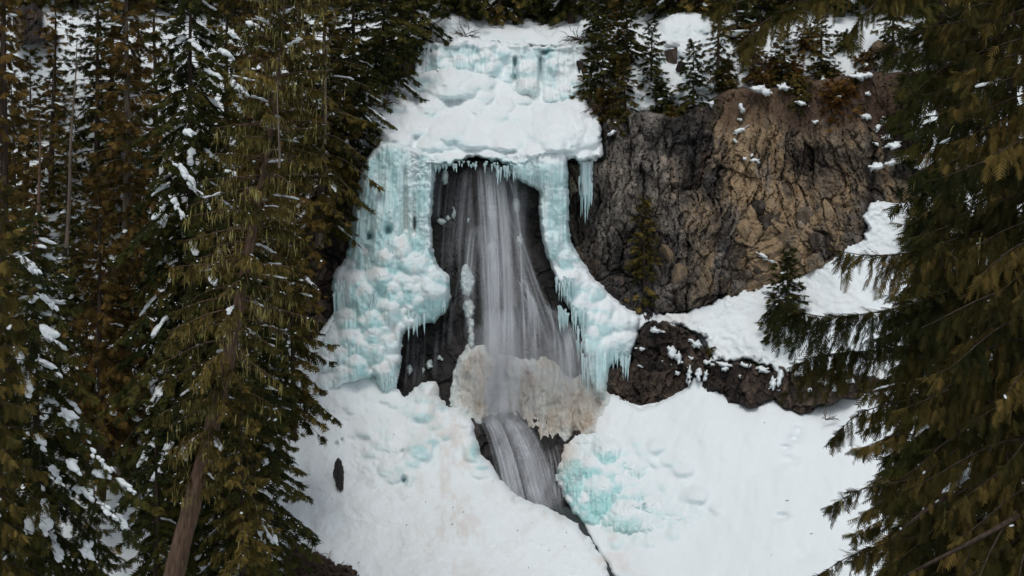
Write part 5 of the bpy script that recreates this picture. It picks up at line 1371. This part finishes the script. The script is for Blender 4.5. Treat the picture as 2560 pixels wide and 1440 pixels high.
place_tree(560, 900, -140, 108, 130, 16, "olive cedar rising behind the big dark fir", "cedar tree", "cedar_tree", 'cedar', 'leaf_olive', snow=.2, droop=.5, hang=.6, nb=180, shape=.5)
place_tree(690, 860, -160, 100, 130, 17, "brown hemlock crown behind the lichen draped tree", "hemlock tree", "hemlock_tree", 'fir', 'leaf_brown', snow=.22, lichen=.12, droop=.5, hang=.4, nb=170, shape=.45)
place_tree(800, 620, -180, 109, 130, 18, "dark hemlock between the lichen draped tree and the upper ice", "hemlock tree", "hemlock_tree", 'fir', 'leaf_olive', snow=.2, lichen=.10, droop=.55, hang=.35, nb=150, shape=.5, bark='bark_grey')
place_tree(880, 420, -200, 114, 110, 19, "dark green fir overhanging the left end of the snow terrace", "fir tree", "fir_tree", 'fir', 'leaf_green', snow=.22, droop=.6, nb=140, shape=.5)
place_tree(960, 260, -210, 120, 110, 20, "fir above the dark rock left of the uppermost ice", "fir tree", "fir_tree", 'fir', 'leaf_green', snow=.28, droop=.6, nb=130, shape=.5)
place_tree(1040, 150, -220, 127, 95, 21, "fir with snowy boughs nearest the left brink of the falls", "fir tree", "fir_tree", 'fir', 'leaf_green', snow=.35, droop=.6, nb=110, shape=.5)
place_tree(840, 430, 200, 112.5, 70, 22, "rusty bush like hemlock beside the bare shrub left of the terrace", "hemlock tree", "hemlock_tree", 'fir', 'leaf_brown', snow=.12, droop=.5, nb=70, bare=.3)
place_tree(735, 1100, 560, 92, 110, 51, "olive hemlock leaning over the black rock face", "hemlock tree", "hemlock_tree", 'fir', 'leaf_olive', snow=.15, lichen=.3, droop=.55, hang=.5, nb=120, shape=.6)
place_tree(460, 1600, 1120, 84, 90, 52, "low dark fir in the snow hollow right of the slender fir", "fir tree", "fir_tree", 'fir', 'leaf_green', snow=.25, nb=80)
place_tree(230, 1720, 1180, 74, 110, 53, "low olive hemlock at the bottom between the left firs", "hemlock tree", "hemlock_tree", 'fir', 'leaf_olive', snow=.08, hang=.5, nb=90)

FILL = (
    (40, 820, 180, 106, 80, 'leaf_brown', "brown hemlock at the left edge beside the shorter snag"),
    (160, 900, 330, 108, 90, 'leaf_olive', "olive hemlock behind the taller pale snag"),
    (130, 560, -60, 119, 80, 'leaf_brown', "brownish hemlock below the grey rock at the upper left"),
    (290, 520, -160, 121, 110, 'leaf_green', "dark fir between the taller snag and the tall brown cedar"),
    (390, 700, -120, 112, 110, 'leaf_olive', "olive hemlock between the tall brown cedar and the big dark fir"),
    (620, 620, -160, 117, 120, 'leaf_green', "shadowed fir between the olive cedar and the brown crown"),
    (745, 520, -180, 119, 110, 'leaf_green', "dark fir behind the thin grey snag"),
    (560, 1080, 640, 100, 100, 'leaf_olive', "olive hemlock just left of the leaning trunk"),
    (180, 1150, 560, 95, 110, 'leaf_green', "dark fir behind the snow streaked fir at lower left"),
    (20, 1000, 440, 98, 90, 'leaf_green', "dark fir behind the golden olive cedar"),
    (300, 1180, 700, 93, 90, 'leaf_brown', "brown young hemlock left of the snow gap"),
    (660, 1200, 820, 88, 100, 'leaf_green', "dark fir between the leaning trunk and the black rock face"),
    (0, 560, -160, 122, 90, 'leaf_olive', "olive hemlock at the top left corner"),
    (540, 1480, 1010, 84, 80, 'leaf_green', "dark fir right beside the thick leaning trunk"),
)
for k, (px, b_, t_, Y, Rp, leaf, lab) in enumerate(FILL):
    place_tree(px, b_, t_, Y, Rp, 600 + k, lab, "tree", "hemlock_tree" if leaf != 'leaf_green' else "fir_tree", 'fir', leaf, snow=.28, droop=.55, hang=.35, nb=90, shape=.5)

def snag(px, base, top, Y, r_px, seed, label, bark='bark_grey', lean=10, stubs=26):
    m = K * Y
    loc = P(px, base, Y); h = (base - top) * m
    t = Tree(seed, 'fir', .3, 'leaf_brown', bark, 0)
    zz = np.linspace(0, h, 9)
    t.trunk_path = np.stack([lean * m * zz / h + .05 * t.rg.normal(0, 1, 9), 0 * zz, zz], -1); t.trunk_r = r_px * m
    for k in range(stubs):
        f = t.rg.uniform(.1, .98); a = t.rg.uniform(0, 6.28); L = t.rg.uniform(.3, 1.5)
        o = np.array([lean * m * f, 0, f * h])
        t.tube([o, o + [math.cos(a) * L * .5, math.sin(a) * L * .5, -.05 * L], o + [math.cos(a) * L, math.sin(a) * L, -.35 * L + .1]], .022, .006, 3)
    return t.build("dead_snag", tuple(loc), label, "dead tree", "bare broken snags")
snag(94, 620, 262, 84, 6.0, 71, "shorter broken snag with reddish top at the left", 'bark_red', 8)
snag(168, 620, 85, 86, 5.5, 72, "taller pale leaning snag at the left", 'bark_grey', 24)
snag(1198, 60, -160, 136, 9, 73, "pale bare trunk standing above the brink of the falls", 'bark_grey', 30, 8)
snag(812, 360, 90, 106, 4, 74, "thin grey snag in front of the dark hemlock left of the ice", 'bark_grey', 6, 12)
snag(700, 420, 200, 68, 3.5, 75, "thin bare dead top among the lichen boughs", 'bark_grey', -10, 14)

# -- forest on the hill behind: three kinds, copied
protos = []
for k, (leaf, kd, sd_) in enumerate((('leaf_green', 'far', 81), ('leaf_olive', 'far', 82), ('leaf_green', 'far', 83))):
    t = Tree(sd_, kd, .8, leaf, 'bark', .22, 0, .55, None, 1.5, .3)
    t.conifer(24, 3.6, .06, 110, .62)
    root = t.build(("fir_tree", "hemlock_tree", "fir_tree")[k], (0, 0, 0), "x", "tree", "conifers on the hill behind the falls", 0)
    protos.append(root)
rg = np.random.default_rng(202)
KINDLAB = ("dark green fir in the forest behind the falls, its top beyond the frame", "olive hemlock in the forest behind the falls, its top beyond the frame", "shadowed dark fir deep in the forest behind the falls")
bg = []
for x in range(-60, 2640, 62):
    bg.append((x + rg.uniform(-22, 22), rg.uniform(20, 50), rg.uniform(141, 147)))
    if 980 < x < 1600: bg.append((x + rg.uniform(-30, 30), rg.uniform(-20, 10), rg.uniform(150, 165)))
for i, (px, py, Y) in enumerate(bg):
    if 1080 < px < 1500 and Y < 148: Y = 146; py = 46 + rg.uniform(0, 22)
    k = int(rg.integers(0, 3)); src = protos[k]
    first = "placed" not in src
    if first: r_ = src; src["placed"] = 1
    else:
        r_ = src.copy(); col.objects.link(r_)
        for ch in src.children:
            c = ch.copy(); col.objects.link(c); c.parent = r_
    r_["label"] = KINDLAB[k]
    Yt = float(TERR(px, py))
    r_.location = P(px, py + 6, min(Y, Yt + 1)); r_.rotation_euler[2] = rg.uniform(0, 6.28)
    s_ = rg.uniform(.8, 1.25); r_.scale = (s_, s_, s_ * rg.uniform(1, 1.3))
for p_ in protos:
    if "placed" in p_: del p_["placed"]
for o in list(scene.objects):
    if "placed" in o: del o["placed"]

# -- small firs along the upper ledge
LEDGE = (
    (1512, 268, 50, 120.2, 50, 'leaf_green', .12, "dark fir at the left end of the ledge beside the ice"),
    (1478, 250, 120, 121.5, 44, 'leaf_olive', .15, "short olive fir touching the uppermost ice"),
    (1572, 200, -60, 122.5, 56, 'leaf_green', .10, "tall dark fir behind the ledge group, its top beyond the frame"),
    (1628, 235, 54, 120.8, 44, 'leaf_green', .06, "slender pointed fir standing before white snow"),
    (1565, 292, 140, 119.3, 56, 'leaf_olive', .15, "spreading olive fir in front of the slender fir"),
    (1732, 290, 104, 118.6, 66, 'leaf_green', .35, "full dark fir with snow clumps on the cliff edge"),
    (1655, 282, 205, 119, 44, 'leaf_green', .25, "low fir bush left of the snow clumped fir"),
    (1794, 250, -70, 121.2, 48, 'leaf_olive', .2, "tall thin hemlock with hanging boughs above the cliff"),
    (1520, 300, 225, 118.8, 44, 'leaf_brown', .05, "brown drooping fir at the corner of the cliff"),
    (1840, 130, -120, 127.5, 60, 'leaf_green', .2, "fir behind the wide dark rock"),
    (1965, 250, 70, 120.3, 44, 'leaf_olive', .2, "olive hemlock on the cliff edge above the snow patches"),
    (2050, 250, 20, 120.0, 56, 'leaf_olive', .15, "brownish fir on the cliff edge near its right end"),
    (2275, 340, 130, 114.2, 48, 'leaf_green', .15, "dark fir on the ledge in front of the snowy gully at right"),
    (2230, 190, -100, 120.6, 60, 'leaf_olive', .15, "olive cedar above the brown cliff corner"),
    (2340, 160, -120, 119.5, 70, 'leaf_green', .2, "dark fir behind the foreground cedar tops"),
    (2440, 200, -120, 117.5, 90, 'leaf_green', .2, "dark fir at the far upper right behind the cedars"),
    (1900, 60, -160, 133, 70, 'leaf_green', .2, "fir on the slope above the brown rock"),
    (1985, 60, -180, 131, 70, 'leaf_olive', .2, "olive fir upslope from the small round stone"),
    (1390, 70, -160, 137, 80, 'leaf_green', .3, "snowy fir just behind the right end of the brink"),
    (1300, 60, -170, 139, 80, 'leaf_green', .28, "dark fir behind the middle of the brink"),
    (1110, 70, -170, 134, 80, 'leaf_olive', .3, "olive fir behind the left snow mound"),
    (1500, 130, -90, 126, 60, 'leaf_green', .15, "dark fir behind the short olive fir right of the ice"),
    (1545, 180, 10, 123, 50, 'leaf_brown', .10, "brown hemlock in the ledge group, leaning a little"),
    (1650, 20, -180, 134, 80, 'leaf_green', .25, "dark fir behind the top snow pillow of the ledge"),
    (1760, 60, -160, 131, 70, 'leaf_olive', .2, "olive hemlock behind the squarish boulder"),
    (1885, 215, 60, 121.6, 46, 'leaf_brown', .15, "brown hemlock above the cliff beside the brown rock"),
    (1815, 235, 150, 120.4, 36, 'leaf_olive', .15, "low olive bush on the cliff edge right of the hanging hemlock"),
)
for k, (px, b_, t_, Y, Rp, leaf, sn, lab) in enumerate(LEDGE):
    place_tree(px, b_, t_, Y, Rp, 300 + k, lab, "fir tree", "fir_tree", 'fir', leaf, snow=sn, droop=.35, hang=.18, sprig=.42, nb=(90 if b_ - t_ > 200 else 70), shape=.6 + .3 * ((k * 37) % 10) / 10, t0=.04, e_bot=-.3, snow_size=1.0, big_snow=12, gaps=.25, lean=((k * 53) % 21) - 10)
place_tree(1612, 780, 495, 113.2, 42, 331, "thin olive tree growing against the foot of the cliff", "tree", "hemlock_tree", 'fir', 'leaf_olive', snow=.0, droop=.4, hang=.4, sprig=.42, nb=80, shape=.35, gaps=.3)
place_tree(1968, 870, 628, 108.2, 68, 332, "dark fir standing on the snow ramp below the cliff", "fir tree", "fir_tree", 'fir', 'leaf_green', snow=.12, droop=.4, hang=.2, sprig=.45, nb=100, shape=.7)
place_tree(1905, 925, 850, 108.4, 34, 333, "tiny fir on the snow above the middle rock band", "fir tree", "fir_tree", 'fir', 'leaf_green', snow=.1, sprig=.35, nb=40)
place_tree(1772, 905, 868, 109.6, 20, 334, "tiny dark seedling at the edge of the first rock overhang", "fir tree", "fir_tree", 'fir', 'leaf_olive', snow=.1, sprig=.3, nb=24)
place_tree(2296, 615, 505, 107.0, 55, 335, "small hemlock on the snow right of the snowy rock point", "hemlock tree", "hemlock_tree", 'fir', 'leaf_green', snow=.12, sprig=.4, nb=60)
place_tree(2095, 352, 205, 116.2, 60, 336, "rusty orange juniper bush clinging to the cliff", "bush", "juniper_bush", 'fir', 'leaf_rust', snow=.04, droop=.3, hang=.3, sprig=.45, nb=110, shape=.30, t0=.0, gaps=.0)
place_tree(2000, 268, 195, 117.6, 40, 337, "olive bush hanging at the top of the cliff", "bush", "juniper_bush", 'fir', 'leaf_olive', snow=.08, droop=.6, hang=.5, sprig=.4, nb=60, shape=.3, t0=.0)

# -- foreground cedars at the right
def near_cedar(px, base, top, Y, Rpx, seed, label, leaf, nb, extra=(), snow=.05, **kw):
    m = K * Y
    loc = P(px, base, Y); h = (base - top) * m
    t = Tree(seed, kw.get('kind', 'cedar'), kw.get('sprig', .40), leaf, 'bark', snow, kw.get('lichen', .01), .6, vis_range(Y, loc[2], 1.5), .55, kw.get('hang', 1.0))
    t.spacing = kw.get('spacing', .125)
    t.conifer(h, Rpx * m, .03, nb, kw.get('shape', .42), .25, -.25, .38, None, None, .05)
    for (pts, r0, tl, dens, sn) in extra:
        pth = np.array([P(x, y, Y + dy) - loc for (x, y, dy) in pts])
        n = 12
        g = np.linspace(0, 1, len(pth)); u = np.linspace(0, 1, n)
        q = np.stack([np.interp(u, g, pth[:, k]) for k in range(3)], -1)
        for _ in range(2): q[1:-1] = (q[:-2] + 2 * q[1:-1] + q[2:]) / 4
        t.branch(q, r0, tl, .11, dens, sn, .02)
        if tl > .5:
            h0 = t.hang; t.hang = -.05; t.branch(q + [0, 0, .02], .01, min(tl, .9) * .5, .11, dens * .5, 0, .02, None, .15); t.hang = h0
    return t.build("cedar_tree", tuple(loc), label, "cedar tree", None, 24)
near_cedar(2500, 2300, -700, 40, 300, 401, "large foreground cedar with weeping olive sprays filling the right side", 'leaf_near', 300, extra=(
    ([(2500, 640, 0), (2400, 720, -1), (2290, 765, -1.5), (2150, 790, -2), (2050, 800, -2), (1990, 780, -2), (1940, 745, -2)], .024, 2.0, 2.2, .05),
    ([(2500, 560, 0), (2380, 600, -1), (2260, 640, -1), (2160, 640, -1), (2105, 630, -1)], .024, 1.4, 1.8, .05),
    ([(2500, 1080, -4), (2430, 1190, -8), (2340, 1260, -9), (2280, 1300, -9), (2230, 1350, -8)], .10, .3, .35, .9),
    ([(2600, 1250, -9), (2540, 1295, -11), (2440, 1350, -11), (2330, 1405, -11), (2260, 1440, -10)], .10, .3, .35, .9),
    ([(2500, 950, 0), (2350, 980, -1), (2230, 1010, -1.5), (2140, 1030, -1.5), (2085, 1095, -1.5)], .024, .8, 1.1, .02),
    ([(2500, 1150, 0), (2350, 1180, -1), (2230, 1210, -1.5), (2150, 1220, -1.5), (2080, 1265, -1.5)], .024, .8, 1.1, .02),
    ([(2500, 1300, 0), (2350, 1330, -1), (2200, 1360, -1), (2100, 1400, -1), (2050, 1440, -1)], .024, .9, 1.1, .02),
    ([(2500, 760, 0), (2350, 850, -1), (2200, 880, -1), (2080, 880, -1), (2000, 910, -1)], .024, 1.8, 2.0, .02),
), snow=.06)
near_cedar(2440, 2300, -900, 50, 165, 402, "second foreground cedar partly hidden behind the weeping cedar", 'leaf_green', 300, snow=.10, kind='cedar', sprig=.6, hang=.7, shape=.45, spacing=.16)
near_cedar(2310, 2100, 490, 58, 200, 405, "dark fir filling the gap at the left fringe of the foreground cedars", 'leaf_olive', 240, snow=.12, kind='cedar', sprig=.6, hang=.6, shape=.5, spacing=.17)
near_cedar(2620, 2400, -900, 30, 330, 403, "golden cedar cut by the right edge of the photo", 'leaf_near', 300, snow=.04, lichen=.02, sprig=.34)
near_cedar(2680, 2400, -1500, 44, 250, 404, "tall cedar whose hanging boughs droop into the top right of the photo", 'leaf_olive', 10, extra=(
    ([(2600, -260, 0), (2350, -160, -2), (2150, -60, -3), (2000, 10, -3), (1900, 50, -3), (1860, 110, -3)], .08, 1.3, 1.1, .02),
    ([(2600, -300, 0), (2300, -230, -2), (2050, -140, -3), (1870, -60, -3), (1790, 20, -3)], .08, 1.3, 1.1, .02),
    ([(2600, -200, 0), (2400, -120, -2), (2250, -40, -3), (2160, 30, -3), (2120, 90, -3)], .08, 1.2, 1.1, .02),
    ([(2600, -120, 0), (2480, -20, -1), (2360, 60, -2), (2260, 90, -2), (2200, 130, -2)], .08, 1.2, 1.1, .02),
    ([(2600, -80, 0), (2520, 60, -1), (2420, 130, -2), (2330, 190, -2), (2280, 240, -2)], .08, 1.2, 1.1, .02),
), snow=.02)

for k, (px, b_, t_, Y, Rp, leaf, lab) in enumerate(((1905, 222, 178, 120.0, 34, 'leaf_brown', "low brown bush at the cliff edge below the brown rock"), (2075, 215, 168, 119.6, 36, 'leaf_olive', "low olive bush at the cliff edge left of the brown corner"), (1985, 205, 150, 120.4, 34, 'leaf_rust', "small rusty bush at the cliff edge above the snow patches"),
        (2140, 260, 190, 117.4, 30, 'leaf_olive', "olive bush spilling over the cliff edge beside the brown corner"), (1545, 330, 270, 117.6, 34, 'leaf_olive', "dark olive bush hanging at the cliff corner next to the terrace"), (1700, 310, 262, 118.0, 36, 'leaf_brown', "brown bush under the snow clumped fir"),
        (1865, 140, 92, 124.6, 40, 'leaf_olive', "olive bush in front of the wide dark rock"), (1935, 190, 140, 121.6, 30, 'leaf_brown', "brown bush in the snow right of the brown rock"), (2020, 130, 70, 124.0, 44, 'leaf_brown', "ragged brown bush high on the upper right slope"), (2110, 140, 80, 123.2, 40, 'leaf_green', "dark green bush high above the orange juniper"), (2165, 178, 130, 120.6, 36, 'leaf_brown', "brown bush behind the snow patch at the cliff corner"))):
    place_tree(px, b_, t_, Y, Rp, 700 + k, lab, "bush", "juniper_bush", 'fir', leaf, snow=.08, droop=.5, hang=.4, sprig=.36, nb=60, shape=.35, t0=.0, gaps=.1)
# -- bare shrubs and twigs
def shrub(px, py, Y, size_px, seed, label, n=26, lean=(0, 1), mat='twig'):
    m = K * Y
    loc = P(px, py, Y)
    t = Tree(seed, 'fir', .3, 'leaf_brown', mat, 0)
    rg = t.rg
    for k in range(n):
        a = rg.uniform(0, 6.28); L = size_px * m * rg.uniform(.5, 1.1)
        d = np.array([math.cos(a) * .8 + lean[0], math.sin(a) * .5 - .2, lean[1] * rg.uniform(.2, 1.1)]); d /= np.linalg.norm(d)
        p0 = np.zeros(3); pts = [p0]
        for j in range(5):
            d = d + rg.normal(0, .22, 3) - [0, 0, .10]; d /= np.linalg.norm(d)
            pts.append(pts[-1] + d * L / 5)
        t.tube(pts, .045, .014, 3)
        for j in (2, 3, 4):
            dd = d + rg.normal(0, .5, 3); dd /= np.linalg.norm(dd)
            t.tube([pts[j], pts[j] + dd * L * .2, pts[j] + dd * L * .34 - [0, 0, .05 * L]], .022, .01, 3)
    return t.build("bare_shrub", tuple(loc), label, "shrub")
shrub(955, 268, 117.6, 62, 501, "bare dark shrub on the left shoulder of the snow terrace", 26, (-.2, .8))
shrub(905, 225, 119.4, 80, 502, "reddish bare shrub reaching out from the left trees over the terrace", 26, (.5, .2))
shrub(1165, 92, 128.4, 60, 503, "bare twiggy shrub at the left of the topmost snow", 24, (.2, .5))
shrub(1445, 100, 127, 50, 504, "bare twiggy shrub on the snow mound right of the brink", 22, (-.3, .6))
shrub(1505, 275, 118.6, 58, 505, "bare shrub arching over the right end of the terrace", 22, (-.5, .4))
shrub(2065, 1050, 102.8, 40, 506, "few bare curved twigs sticking out of the snow fan", 7, (.3, .8))
shrub(1985, 1240, 97.8, 22, 507, "single small dead twig lying on the snow fan", 3, (-.6, .2))
shrub(900, 372, 114.6, 34, 508, "dark bare twigs at the lower left corner of the terrace", 16, (.3, .4))
shrub(1890, 175, 120.8, 44, 511, "bare brush beside the brown rock above the cliff", 18, (.2, .6))
shrub(2040, 190, 119.8, 44, 512, "bare brush hanging at the cliff edge over the brown band", 18, (-.3, .4))
shrub(2200, 170, 119.4, 50, 513, "bare brush near the right end of the cliff edge", 18, (-.3, .5))
shrub(1970, 110, 124.2, 40, 514, "bare twigs in the snow above the small round stone", 12, (.3, .6))
shrub(1640, 292, 118.4, 36, 515, "bare twigs under the low fir bush at the cliff edge", 12, (.2, .3))
shrub(760, 1400, 89.4, 60, 509, "bare brown brush on the earth bank at the bottom", 40, (.2, .7))
shrub(820, 1425, 88.6, 50, 510, "second clump of bare brush on the earth bank", 30, (.2, .6))

# needles and bits of bark lying on the snow
rg = np.random.default_rng(909)
VV, FF = [], []
def _on(px, py, front):
    return P(px, py, float(front(px, py)) - .55)
for k in range(130):
    if k % 3 == 0: px, py, fr = rg.uniform(740, 1000), rg.uniform(880, 1430), SC
    elif k % 3 == 1: px, py, fr = 2150 - abs(rg.normal(0, 240)), rg.uniform(1050, 1430), FAN
    else: px, py, fr = rg.uniform(1000, 1450), rg.uniform(1200, 1430), SC
    if fr is FAN and px < 1600: continue
    p = P(px, py, float(fr(px, py)) - .42 + .25 * rg.random())
    a = rg.uniform(0, 3.14); L = .03 + .14 * rg.random() ** 3; d = np.array([math.cos(a) * L, -.3 * L, math.sin(a) * L]); n_ = np.array([-d[2], 0, d[0]]) * .16 + [0, 0, .012]
    o_ = len(VV); VV += [p - d, p + n_, p + d, p - n_]; FF.append([o_, o_ + 1, o_ + 2, o_ + 3])
tag(link("litter", mesh_from("litter", np.array(VV), np.array(FF), M['twig'], False)), "fallen needles and bark scraps scattered on the snow", None, None, "stuff")

_c = {}
for m in bpy.data.meshes: _c[m.name.split('.')[0]] = _c.get(m.name.split('.')[0], 0) + len(m.loops) - 2 * len(m.polygons)
print('TRIS', sum(_c.values()), sorted(_c.items(), key=lambda a: -a[1])[:16])
